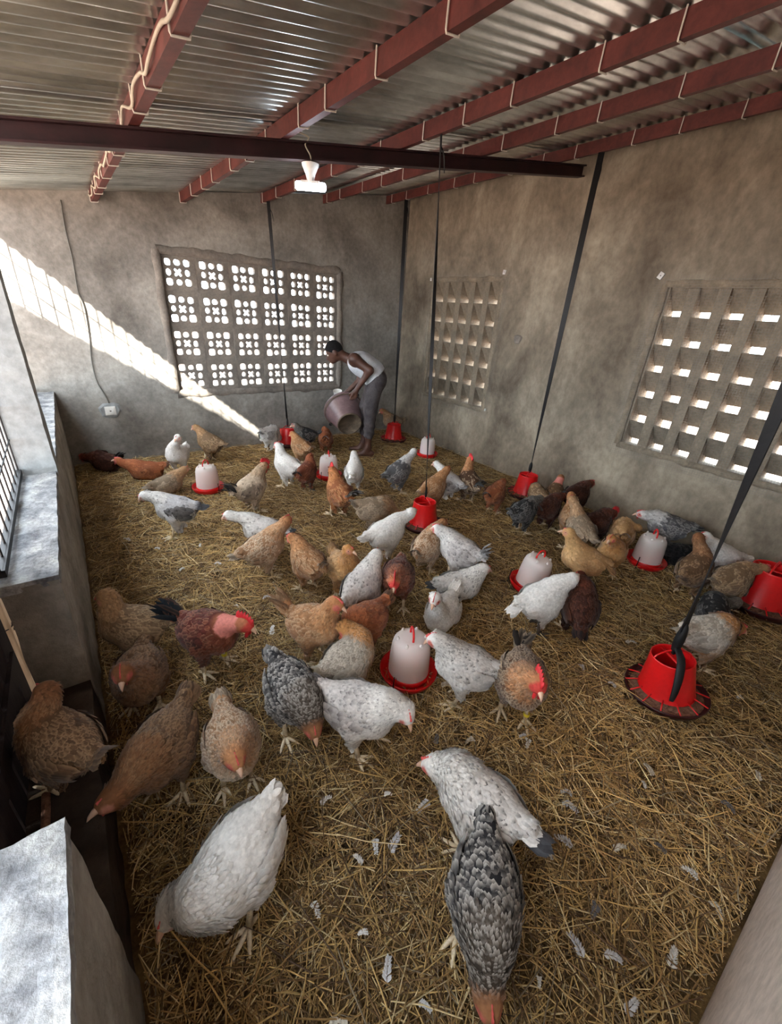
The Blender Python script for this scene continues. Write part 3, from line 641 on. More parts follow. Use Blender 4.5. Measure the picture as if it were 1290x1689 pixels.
BREED = {
 'white': breed(WHT, WHT, WHT, WHT, WHT, WHT, c3(206, 202, 194), (.1, .15, .1, .15), 'speckle', .05),
 'whitebluefront': breed(WHT, WHT, WHT, c3(196, 196, 198), GRY, SLT, BLK, (.18, .55, .03, .6), 'spot', .08, rump=SLT),
 'whitespeck': breed(WHT, c3(216, 214, 208), WHT, c3(212, 210, 206), c3(208, 204, 198), SLT, c3(36, 34, 36), (.45, .34, .02, .36), 'spot', .07),
 'whitegrey': breed(WHT, WHT, WHT, c3(204, 200, 196), c3(196, 190, 186), GRY, c3(84, 80, 82), (.22, .50, .04, .55), 'spot', .09),
 'greypencil': breed(c3(214, 212, 208), c3(196, 194, 190), GRY, c3(92, 92, 94), c3(84, 84, 88), BLK, c3(172, 170, 166), (.5, .8, .6, .8), 'laced', .12),
 'barred': breed(c3(160, 108, 68), c3(78, 70, 64), c3(56, 54, 54), c3(42, 42, 46), c3(48, 48, 52), c3(36, 36, 40), c3(206, 202, 194), (.75, 1, .95, 1), 'barred', .10),
 'darkgrey': breed(c3(120, 112, 102), c3(92, 88, 82), c3(66, 64, 62), c3(48, 48, 50), c3(52, 52, 54), BLK, c3(140, 138, 134), (.5, .7, .6, .7), 'laced', .12),
 'black': breed(BLK, BLK, c3(40, 38, 38), c3(34, 34, 36), c3(38, 38, 40), BLK, c3(96, 94, 92), (.2, .4, .3, .5), 'laced', .15),
 'orange': breed(c3(190, 124, 70), c3(190, 132, 80), c3(198, 150, 106), c3(174, 122, 76), c3(168, 118, 76), c3(150, 116, 86), c3(222, 190, 152), (.3, .6, .5, .6), 'laced', .10),
 'orangelaced': breed(c3(192, 130, 80), c3(188, 138, 94), c3(206, 176, 148), c3(172, 128, 92), c3(164, 122, 90), c3(136, 122, 110), c3(226, 208, 186), (.4, .85, .5, .85), 'laced', .12),
 'buff': breed(c3(206, 156, 92), c3(204, 158, 98), c3(204, 160, 104), BUF, c3(190, 142, 88), c3(176, 134, 88), c3(222, 186, 138), (.3, .5, .3, .5), 'laced', .08),
 'gold': breed(GLD, GLD, c3(204, 154, 92), c3(184, 138, 86), c3(180, 140, 94), c3(150, 116, 80), c3(216, 176, 120), (.3, .5, .3, .5), 'laced', .10),
 'goldgrey': breed(GLD, GLD, c3(198, 146, 84), c3(176, 166, 150), c3(180, 172, 158), c3(150, 140, 126), c3(214, 206, 190), (.3, .7, .3, .7), 'laced', .12),
 'tan': breed(c3(170, 128, 84), c3(166, 126, 86), c3(160, 126, 90), c3(136, 108, 80), c3(132, 104, 78), c3(110, 90, 70), c3(192, 160, 122), (.5, .85, .5, .85), 'laced', .12),
 'tangrey': breed(c3(176, 132, 90), c3(172, 132, 94), c3(168, 140, 112), c3(150, 130, 110), c3(146, 128, 112), c3(126, 114, 104), c3(196, 172, 146), (.4, .7, .4, .7), 'laced', .12),
 'brown': breed(c3(140, 88, 50), c3(136, 92, 56), c3(136, 98, 64), c3(112, 82, 56), c3(108, 78, 54), c3(84, 62, 46), c3(170, 134, 98), (.5, .85, .5, .85), 'laced', .12),
 'redbrown': breed(c3(150, 74, 36), c3(146, 74, 36), c3(136, 72, 40), c3(112, 54, 30), c3(106, 50, 28), c3(40, 26, 24), c3(160, 96, 58), (.3, .5, .3, .5), 'laced', .12),
 'darkred': breed(c3(120, 52, 30), c3(92, 42, 24), c3(76, 36, 24), c3(66, 32, 22), c3(62, 30, 20), c3(24, 20, 22), c3(112, 62, 38), (.3, .5, .3, .5), 'laced', .12),
 'redgold': breed(c3(176, 92, 44), c3(172, 92, 44), c3(168, 96, 52), c3(158, 84, 42), c3(150, 82, 42), c3(64, 44, 34), c3(196, 130, 76), (.3, .45, .3, .45), 'laced', .10),
 'rooster_red': breed(c3(190, 110, 70), c3(150, 78, 44), c3(126, 64, 40), c3(96, 36, 26), c3(88, 34, 26), c3(24, 32, 40), c3(180, 122, 90), (.4, .5, .3, .5), 'laced', .14, rump=c3(146, 84, 54)),
 'rooster_orange': breed(c3(190, 108, 52), c3(192, 118, 56), c3(186, 120, 62), c3(160, 92, 46), c3(150, 88, 48), BLK, c3(216, 160, 96), (.4, .5, .3, .5), 'laced', .12),
 'rooster_speck': breed(c3(186, 140, 100), c3(178, 150, 122), c3(200, 182, 164), c3(190, 170, 150), c3(150, 132, 118), c3(52, 52, 54), c3(48, 42, 40), (.6, .6, .5, .6), 'spot', .14),
 'rooster_lace': breed(c3(190, 124, 76), c3(178, 120, 72), c3(112, 80, 58), c3(92, 64, 46), c3(96, 70, 52), c3(40, 34, 32), c3(196, 172, 146), (.4, .9, .8, .9), 'laced', .14),
}
def feathers(P, N, T, L, W, lift, cols, curv=0.09):
    """leaf-shaped feathers laid on a surface: P root, N normal, T direction to the tip; cols (n,8,3)"""
    n = len(P); T = T-(T*N).sum(1, keepdims=True)*N; T /= np.linalg.norm(T, axis=1, keepdims=True)+1e-9; B = np.cross(N, T)
    tt = np.array([0, .38, .38, .38, .76, .76, .76, 1.0]); ss = np.array([0, -1, 0, 1, -.88, 0, .88, 0])*0.5; hh = np.array([-.0025, .0005, .0020, .0005, .0015, .0035, .0015, .003])
    L = np.broadcast_to(L, (n,))[:, None, None]; W = np.broadcast_to(W, (n,))[:, None, None]; lift = np.broadcast_to(lift, (n,))[:, None, None]
    t = tt[None, :, None]; s = ss[None, :, None]
    H = hh[None, :, None] + lift*t*t - (L*t)**2/(2*curv) - (W*s)**2/(2*curv)
    V = P[:, None] + T[:, None]*(L*t) + B[:, None]*(W*s) + N[:, None]*H
    nr = N[:, None] + B[:, None]*(s*0.9) + T[:, None]*(0.35*(t-0.3)); nr /= np.linalg.norm(nr, axis=2, keepdims=True)
    base = (np.arange(n)*8)[:, None]
    tri = np.array([(0, 1, 2), (0, 2, 3), (4, 7, 5), (5, 7, 6)]); quad = np.array([(1, 4, 5, 2), (2, 5, 6, 3)])
    TR = (base[:, :, None]+tri[None]).reshape(-1, 3); QU = (base[:, :, None]+quad[None]).reshape(-1, 4)
    return V.reshape(-1, 3), [TR, QU], nr.reshape(-1, 3), cols.reshape(-1, 3)
def feather_cols(base, p2, amt, pat, rg, jit):
    n = len(base); c = np.repeat(base[:, None, :], 8, 1); amt = np.broadcast_to(amt, (n,))
    k = (1+(jit*1.7 if pat == 'laced' else jit)*rg.normal(size=(n, 1, 1))); c = c*np.clip(k, 0.6, 1.5)
    if pat == 'laced':
        on = (rg.random(n) < 0.35+0.65*amt)*amt; w = np.array([0, .85, 0, .85, .75, .0, .75, 1.0])[None, :, None]
        c = c + (np.minimum(p2*1.15, .8)-c)*w*on[:, None, None]
    elif pat == 'barred':
        w = np.where((rg.random(n) < .62)[:, None], np.array([0, .1, .1, .1, .75, .55, .75, 1.])[None], np.array([0, .3, .2, .3, .0, .0, .0, .15])[None])[:, :, None]; c = c + (p2-c)*w*amt[:, None, None]*(0.75+0.25*rg.random((n, 1, 1)))
    elif pat == 'spot':
        on = (rg.random(n) < amt); w = np.array([0, .0, .0, .0, .30, .60, .30, 1.])[None, :, None]; c = c + (p2-c)*w*(on*rg.uniform(.5, 1, n))[:, None, None]
    elif pat == 'speckle':
        on = rg.random(n) < amt; c[on] = c[on]*0.45+p2*0.55
    return np.clip(c, 0, 1)
def rot_y(a): c, s = math.cos(a), math.sin(a); return np.array([[c, 0, s], [0, 1, 0], [-s, 0, c]])
LEGM = {}
def leg_mesh(length, splay, mat):
    key = (round(length, 2), round(splay, 1), mat)
    if key not in LEGM:
        b = MB(); top = np.array([-0.012, 0, length]); an = np.array([0, 0, 0.016])
        b.tube([top, (top+an)/2+np.array([-.004, 0, 0]), an], [0.0115, 0.0088, 0.0105], 8)
        for a, L in ((0, .078), (38, .066), (-38, .066), (180-splay*12, .036)):
            ca, sa = math.cos(R(a)), math.sin(R(a))
            b.tube([an+np.array([0, 0, -.003]), (ca*L*.45, sa*L*.45, .010), (ca*L*.85, sa*L*.85, .006), (ca*L, sa*L, .002)], [0.0088, 0.0072, 0.0055, 0.0018], 6)
        LEGM[key] = b.mesh('leg', MT[mat], True)
    return LEGM[key]
def body_height(pose, s, zc): return (0.245 if pose == 's' else 0.105)*s if zc is None else zc
def fit_hen(bk, pose, c, t, head, beak, s, comb, label, tailk=None, dz=0.0, pitch=None, zc=None, **kw):
    """floor position and heading of one bird from where its trunk, tail and head are seen"""
    s *= 0.97; zb = body_height(pose, s, zc)
    pc = at_z(c[0], c[1], zb+dz); pc[0] = min(pc[0], 3.95); pc[1] = min(pc[1], 5.26)
    tkk = tailk or ('rooster' if comb == 'r' else 'hen'); tz = {'hen': .13, 'rooster': .20, 'up': .17, 'low': .07, 'droop': -.05}[tkk]
    hz = head[2]/s; hx = np.interp(hz, [0.05, .15, .25, .35, .45], [.25, .25, .23, .20, .16])
    def pj(p): q = np.asarray(p)-CAMP; z = q@CF; return np.stack([645+FPX*(q@CR)/z, 844.5+FPX*(q@CD)/z], -1)
    if isinstance(t, tuple) and isinstance(t[0], str): return pc[0], pc[1], math.atan2(-pc[1], -pc[0]) + R(t[1]) + (math.pi if t[0] == 'A' else 0)
    if not isinstance(t, tuple): return pc[0], pc[1], R(t)
    g = np.linspace(-.12, .12, 7); X, Y, TH = [q.ravel() for q in np.meshgrid(np.minimum(pc[0]+g, 3.95), np.minimum(pc[1]+g, 5.26), np.arange(72)*2*math.pi/72, indexing='ij')]
    p0 = np.stack([X, Y, np.full_like(X, dz)], 1); e = np.stack([np.cos(TH), np.sin(TH), 0*TH], 1); bt = R(pitch if pitch is not None else 0)
    up = lambda z: np.array([0, 0, z])
    er = 1.3*((pj(p0+up(zb))-np.array(c))**2).sum(1) + ((pj(p0-e*0.21*s+up(zb+tz*s-0.17*s*math.sin(bt)))-np.array(t))**2).sum(1) + 0.8*((pj(p0+e*hx*s+up(head[2]))-np.array(head[:2]))**2).sum(1)
    k = er.argmin(); return X[k], Y[k], TH[k]
def chicken(place, bk, pose, c, t, head, beak, s, comb, label, tailk=None, legmat='leg', dz=0.0, pitch=None, naked=False, zc=None, tlen=None, ring=False, group='hens and roosters in the pen', name=None):
    s *= 0.97; B = BREED[bk]; rg = np.random.default_rng(sum(ord(ch)*(i+1) for i, ch in enumerate(label)))
    rooster = comb == 'r'; zb = body_height(pose, s, zc)
    pc = np.array([place[0], place[1], zb+dz]); hd = place[2]
    hz = head[2]/s; hx = np.interp(hz, [0.05, .15, .25, .35, .45], [.25, .25, .23, .20, .16])
    ch, sh = math.cos(hd), math.sin(hd)
    def local(p): d = np.asarray(p)-np.array([pc[0], pc[1], dz]); return np.array([d[0]*ch+d[1]*sh, -d[0]*sh+d[1]*ch, d[2]])/s
    def glob(p): return np.array([pc[0]+s*(p[0]*ch-p[1]*sh), pc[1]+s*(p[0]*sh+p[1]*ch), dz+s*p[2]])
    def near_ray(u, v, p):
        w = ray(u, v); w = w/np.linalg.norm(w); g = glob(p); return local(CAMP+w*((g-CAMP)@w))
    hp = near_ray(head[0], head[1], np.array([hx, 0, hz]))
    bp = (pitch if pitch is not None else (np.interp(hp[2], [0.05, .2, .3, .4], [-14, -2, 8, 20]) if pose == 's' else 4))
    Rb = rot_y(-R(bp)); z0 = zb/s
    bl = lambda x, y, z: np.array([0, 0, z0]) + Rb@np.array([x, y, z])
    sho = bl(0.072, 0, 0.035); d = hp-sho; dl = np.linalg.norm(d)
    lo_, hi_ = 0.115, (0.29 if rooster else 0.27)
    if dl < lo_ or dl > hi_: hp = sho + d/dl*np.clip(dl, lo_, hi_)
    hp[2] = max(hp[2], 0.03)
    if beak is None: bd = np.array([1., 0, -0.25]) if hp[2] > 0.12 else np.array([0.7, 0, -0.8])
    else:
        nb = hp+np.array([0.05, 0, -0.02 if hp[2] > .12 else -.04]); q = near_ray(beak[0], beak[1], nb)-hp
        if np.linalg.norm(q) > 0.09 or np.linalg.norm(q) < 0.02: q = near_ray(beak[0], beak[1], hp)-hp
        bd = q/(np.linalg.norm(q)+1e-9)+np.array([0.15, 0, 0]); bd[2] = np.clip(bd[2], -0.75, 0.15)
    bd = bd/np.linalg.norm(bd)
    side = np.cross([0, 0, 1.], bd); side /= np.linalg.norm(side)+1e-9; hup = np.cross(bd, side)
    # neck curve
    n1 = sho + Rb@np.array([0.055, 0, 0.03]) if hp[2] > 0.16 else sho+Rb@np.array([0.06, 0, -0.01])
    n2 = hp - bd*0.035 - hup*0.035
    tt = np.linspace(0, 1, 6)[:, None]
    nk = (1-tt)**3*sho + 3*(1-tt)**2*tt*n1 + 3*(1-tt)*tt**2*n2 + tt**3*hp
    nr = np.array([0.060, 0.045, 0.033, 0.0255, 0.0215, 0.0215])
    if hp[2] < 0.30: nr = nr*np.array([1.18, 1.20, 1.18, 1.14, 1.08, 1.0])
    if naked: nr = np.array([0.055, 0.034, 0.024, 0.022, 0.022, 0.024])
    Zs = 0.93 if pose == 'r' else 1.0
    def F(p):
        ds = [elld(p, bl(-0.015, 0, 0), (0.120, 0.094, 0.095*Zs), Rb), elld(p, bl(0.058, 0, -0.010), (0.076, 0.079, 0.087*Zs), Rb),
              cap(p, bl(-0.065, 0, 0.018), bl(-0.150, 0, 0.066), 0.070, 0.027), elld(p, bl(-0.060, 0, -0.030), (0.066, 0.068, 0.062*Zs), Rb)]
        for i in range(5): ds.append(cap(p, nk[i], nk[i+1], nr[i], nr[i+1]))
        ds.append(cap(p, hp-bd*.004, hp+bd*0.016, 0.0295, 0.020))
        if pose == 's':
            for sy in (-1, 1): ds.append(cap(p, bl(-0.005, sy*0.055, -0.045), np.array([-0.005, sy*0.048, z0-0.155]), 0.050, 0.018))
        q = np.abs(p[:, 2]-10)
        r = smin(ds, 0.012)
        return np.maximum(r, 0.004-p[:, 2]) if pose == 'r' else r
    dist = math.hypot(pc[0], pc[1])
    h = 0.011 if dist < 2.0 else (0.0135 if dist < 3.4 else 0.017)
    allp = np.vstack([nk, [hp+bd*.05, bl(.2, 0, 0), bl(-.25, 0, .12), bl(0, .13, 0), bl(0, -.13, 0)]])
    lo = allp.min(0)-0.06; hi = allp.max(0)+0.06; lo[1] = min(lo[1], -0.14); hi[1] = max(hi[1], .14); lo[2] = min(lo[2], 0.02 if pose == 's' else -.02); hi[2] = max(hi[2], z0+0.17)
    V, Q, N = surfnet(F, lo, hi, h)
    # regional colour
    def region(p, nrm):
        dn = np.stack([cap(p, nk[i], nk[i+1], nr[i]*1.1, nr[i+1]*1.1) for i in range(1, 5)]); ni = dn.argmin(0)+1; dn = dn.min(0)
        q = (p-np.array([0, 0, z0]))@Rb
        body = elld(p, bl(-0.015, 0, 0), (0.120, 0.094, 0.096), Rb)
        wn = np.clip((body-dn)/0.03+0.4, 0, 1)*(dn < 0.03); wn = np.where((q[:, 0] < 0.02), 0, wn)
        wh = np.clip((0.055-np.linalg.norm(p-hp, axis=1))/0.02, 0, 1)
        up = np.clip(0.5+nrm@Rb[:, 2]*0.9 - (q[:, 0]-0.05)*2.5, 0, 1)
        rump = np.clip((-0.12-q[:, 0])/0.05, 0, 1)
        col = B['breast']*(1-up[:, None])+B['back']*(.85 if B['pat'] == 'laced' else 1.0)*up[:, None]; col = col*(1-rump[:, None])+B['rump']*rump[:, None]
        a = B['amt'][2]*(1-up)+B['amt'][1]*up
        col = col*(1-wn[:, None])+B['neck']*wn[:, None]; a = a*(1-wn)+B['amt'][0]*wn
        col = col*(1-wh[:, None])+B['head']*wh[:, None]; a = a*(1-wh)
        return col, a, wn, wh, ni, q
    col, a, wn, wh, ni, q = region(V, N)
    FACE = c3(196, 70, 64) if rooster else (c3(192, 104, 94) if comb != 'n' else c3(198, 136, 118))
    if naked: col = np.where((wn*(1-wh) > .5)[:, None] & (np.linalg.norm(V-sho, axis=1) > .06)[:, None], c3(206, 128, 116), col)
    ds_ = np.minimum(np.linalg.norm(V-(hp+bd*0.016+side*0.022), axis=1), np.linalg.norm(V-(hp+bd*0.016-side*0.022), axis=1))
    fw = np.clip((0.021-ds_)/0.006, 0, 1)[:, None]*(1.0 if comb != 'n' else .75)
    if rooster: fw = np.maximum(fw, np.clip((0.036-np.linalg.norm(V-(hp+bd*0.018), axis=1))/0.006, 0, 1)[:, None])
    colb = col*(1-fw)+FACE*fw
    root = empty(name or ('rooster' if rooster else 'hen'), (pc[0], pc[1], dz), hd); root.scale = (s, s, s)
    tag(root, label, 'rooster' if rooster else 'hen', group)
    body_o = link('body', mesh_np('body', V, Q, MT['skin'], colb), root)
    # plumage
    tri = np.concatenate([Q[:, [0, 1, 2]], Q[:, [0, 2, 3]]]); ar = 0.5*np.linalg.norm(np.cross(V[tri[:, 1]]-V[tri[:, 0]], V[tri[:, 2]]-V[tri[:, 0]]), axis=1)
    nf = 2300 if dist < 1.7 else (1300 if dist < 2.8 else (700 if dist < 4 else 460)); fs = {2300: 0.84, 1300: 1.02, 700: 1.3, 460: 1.5}[nf]
    wgt = ar*(1+1.6*wn[tri[:, 0]]); pick = rg.choice(len(tri), nf, p=wgt/wgt.sum()); r1, r2 = rg.random((2, nf, 1)); sw = (r1+r2) > 1; r1 = np.where(sw, 1-r1, r1); r2 = np.where(sw, 1-r2, r2)
    P = V[tri[pick, 0]]*(1-r1-r2)+V[tri[pick, 1]]*r1+V[tri[pick, 2]]*r2; NN = N[tri[pick, 0]]
    cf, af, wnf, whf, nif, qf = region(P, NN)
    keep = (np.linalg.norm(P-(hp+bd*0.012), axis=1) > 0.040) & (P[:, 2] > 0.012)
    if naked: keep &= ~((wnf > .4) & (np.linalg.norm(P-sho, axis=1) > .05))
    flow_b = np.broadcast_to(Rb@np.array([-1, 0, -0.22]), P.shape); seg = nk[1:]-nk[:-1]; seg = seg/np.linalg.norm(seg, axis=1, keepdims=True)
    flow = flow_b*(1-wnf[:, None]) - seg[np.clip(nif, 0, 4)]*wnf[:, None]*1.0 + 0.13*rg.normal(size=P.shape)
    thigh = (qf[:, 2] < -0.08) & (wnf < .3); flow[thigh] += np.array([0.2, 0, -0.9])
    L = (0.036*(1-wnf)+0.027*wnf)*fs*np.clip(1+0.15*rg.normal(size=nf), .6, 1.5)*(1-0.35*whf); W = (0.023*(1-wnf)+0.012*wnf)*fs*(1-0.3*whf)
    k = keep; cc = feather_cols(cf, B['p2'], af, B['pat'], rg, B['jit'])
    fv = [feathers(P[k], NN[k], flow[k], L[k], W[k], 0.0045, cc[k])]
    def emit(name, packs, smooth_n=True):
        vs, q3, q4, ns, cs = [], [], [], [], []; o = 0
        for v_, fq, n_, c_ in packs:
            vs.append(v_); q3.append(fq[0]+o); q4.append(fq[1]+o); ns.append(n_); cs.append(c_); o += len(v_)
        ob = link(name, mesh_np(name, np.concatenate(vs), [np.concatenate(q3), np.concatenate(q4)], MT['feather'], np.concatenate(cs), np.concatenate(ns)), root); return ob
    emit('plumage', fv)['kind'] = 'stuff'
    # wings
    for sy in (-1, 1):
        packs = []
        rows = [(0.055, .032, .026, 6), (0.032, .038, .030, 7), (0.007, .044, .034, 7), (-0.018, .062, .036, 6), (-0.042, .090, .034, 6)]
        for ri, (x0, L0, W0, m) in enumerate(reversed(rows)):
            v = np.linspace(-1, 1, m); zz = 0.012 + 0.052*v*(1-0.12*ri if ri > 2 else 1) - 0.010
            xx = x0 - 0.02*np.abs(v) + 0.004*rg.normal(size=m)
            yy = 0.093*np.sqrt(np.clip(1-((xx+.015)/0.145)**2-(zz/0.12)**2, .05, 1)) + 0.008
            Pw = np.stack([xx, sy*yy, zz], 1); Nw = np.stack([(xx+.015)/0.145**2, sy*yy/0.093**2, zz/0.12**2], 1); Nw /= np.linalg.norm(Nw, axis=1, keepdims=True)
            Tw = np.tile(np.array([-1, -sy*0.10, 0.10]), (m, 1)) + np.stack([np.zeros(m), np.zeros(m), -0.25*v], 1)
            cw = feather_cols(np.tile(B['wing'], (m, 1)), B['p2'], B['amt'][3], B['pat'], rg, B['jit'])
            if ri < 2 and bk in ('whitebluefront', 'whitespeck', 'whitegrey', 'orangelaced', 'goldgrey'): cw = cw*np.array([.8, .8, .8])
            Pw = Pw@Rb.T+np.array([0, 0, z0]); packs.append(feathers(Pw, Nw@Rb.T, Tw@Rb.T, np.full(m, L0), np.full(m, W0), 0.004+0.001*ri, cw, 0.16))
        emit('wing', packs)
    # tail
    tk = tailk or ('rooster' if rooster else 'hen'); packs = []
    ta = {'hen': 34, 'rooster': 62, 'up': 58, 'low': 6, 'droop': -32}[tk]; tl = tlen or {'hen': .10, 'rooster': .16, 'up': .12, 'low': .105, 'droop': .11}[tk]
    base = bl(-0.136, 0, 0.058); m = 12
    sp = np.linspace(-1, 1, m); ang = R(ta)+R(bp)*0.0
    for layer in (0, 1):
        T = np.stack([-np.cos(ang)*np.ones(m)+0.0*sp, 0.34*sp*(1 if tk != 'low' else .6), np.sin(ang)-0.20*np.abs(sp)*(1 if ta > 20 else .2)], 1); T /= np.linalg.norm(T, axis=1, keepdims=True)
        Nn = np.cross(np.tile([0, 1., 0], (m, 1)), -T); Nn = np.stack([np.sin(ang)*np.ones(m), 0.8*sp, np.cos(ang)*np.ones(m)], 1); Nn /= np.linalg.norm(Nn, axis=1, keepdims=True)
        Pt = base + np.stack([np.zeros(m), 0.020*sp, -0.012*np.abs(sp)+0.004*layer], 1)
        ct = feather_cols(np.tile(B['tail'] if layer == 0 or rooster else B['rump'], (m, 1)), B['p2'], 0.5*B['amt'][1], B['pat'], rg, .15)
        packs.append(feathers(Pt, Nn, T, tl*(1.0 if layer == 0 else .62)*(1-0.12*np.abs(sp))*(1+.05*rg.normal(size=m)), 0.034, 0.0, ct, 0.5 if not rooster else .22))
    if tk in ('rooster', 'up'):
        m = 10; T = np.stack([-0.6-0.3*rg.random(m), 0.35*rg.normal(size=m), 0.9-0.4*rg.random(m)], 1); Nn = np.stack([0.9*np.ones(m), 0.3*rg.normal(size=m), 0.5*np.ones(m)], 1); Nn /= np.linalg.norm(Nn, axis=1, keepdims=True)
        packs.append(feathers(np.tile(base, (m, 1))+0.01*rg.normal(size=(m, 3)), Nn, T, np.full(m, tl*1.1), np.full(m, .026), 0.0, feather_cols(np.tile(B['tail'], (m, 1)), B['p2'], .2, B['pat'], rg, .2), 0.12))
    emit('tail', packs)
    # legs
    if pose == 's':
        ll = z0-0.135
        for sy in (-1, 1):
            fx = 0.03*(1 if sy > 0 else -1)*rg.uniform(-.6, 1.2)+0.015
            lg = o = link('leg', leg_mesh(ll, sy, legmat), root, (0.005+fx, sy*0.054, 0.014), (0, 0, sy*0.15))
    if pose == 's' and ring: MB().lathe([(0.0125, .034), (0.014, .038), (0.014, .048), (0.0125, .052)], 10).build('leg_ring', MT['yellow_ring'], lg, True)
    # head furniture
    hh = {'r': (0.048, 0.085), 'h': (0.018, 0.055), 'n': (0.008, 0.035)}[comb]; nz = {'r': 6, 'h': 5, 'n': 4}[comb]
    prof = []
    for i in range(nz*2+1):
        u = i/(nz*2); prof.append((u, (0.35+0.65*math.sin(math.pi*(0.15+0.75*u)))*(1.0 if i % 2 else 0.55)))
    V2 = []; th = 0.0035 if comb != 'r' else 0.005
    for sg in (-1, 1):
        for u, hgt in prof: V2.append(hp + bd*(0.030-hh[1]*u) + hup*(0.022-0.012*abs(u-.4)) + side*sg*th)
        for u, hgt in prof: V2.append(hp + bd*(0.032-hh[1]*u*1.08) + hup*(0.024+hh[0]*hgt) + side*sg*th*.35)
    k = len(prof); Fq = []
    for i in range(k-1):
        Fq += [(i, i+1, k+i+1, k+i), (2*k+i, 3*k+i, 3*k+i+1, 2*k+i+1), (k+i, k+i+1, 3*k+i+1, 3*k+i)]
    Fq += [(0, k, 3*k, 2*k), (k-1, 3*k-1, 4*k-1, 2*k-1)]
    cm = MT['comb'] if rooster else MT['pink_comb']
    MB().add(V2, Fq).build('comb', cm, body_o, True)
    wl = {'r': (0.010, 0.006, 0.026), 'h': (0.006, 0.004, 0.012), 'n': (0.004, 0.003, 0.006)}[comb]
    fr = np.stack([bd, side, hup], 1)
    for sg in (-1, 1):
        MB().ell(hp+bd*0.026+side*sg*0.010-hup*(0.018+wl[2]*.8), wl, 8, 6, fr).build('wattle', cm, body_o, True)
        MB().ell(hp+bd*0.013+side*sg*0.0245+hup*0.006, (0.0058, 0.0036, 0.0058), 8, 6, fr).build('eye', MT['eye'], body_o, True)
    MB().tube([hp+bd*0.024+hup*0.001, hp+bd*0.042+hup*0.000, hp+bd*0.056-hup*0.006, hp+bd*0.064-hup*0.014], [0.0135, 0.0100, 0.0055, 0.001], 8).build('beak', MT['beak'], body_o, True)
    return root

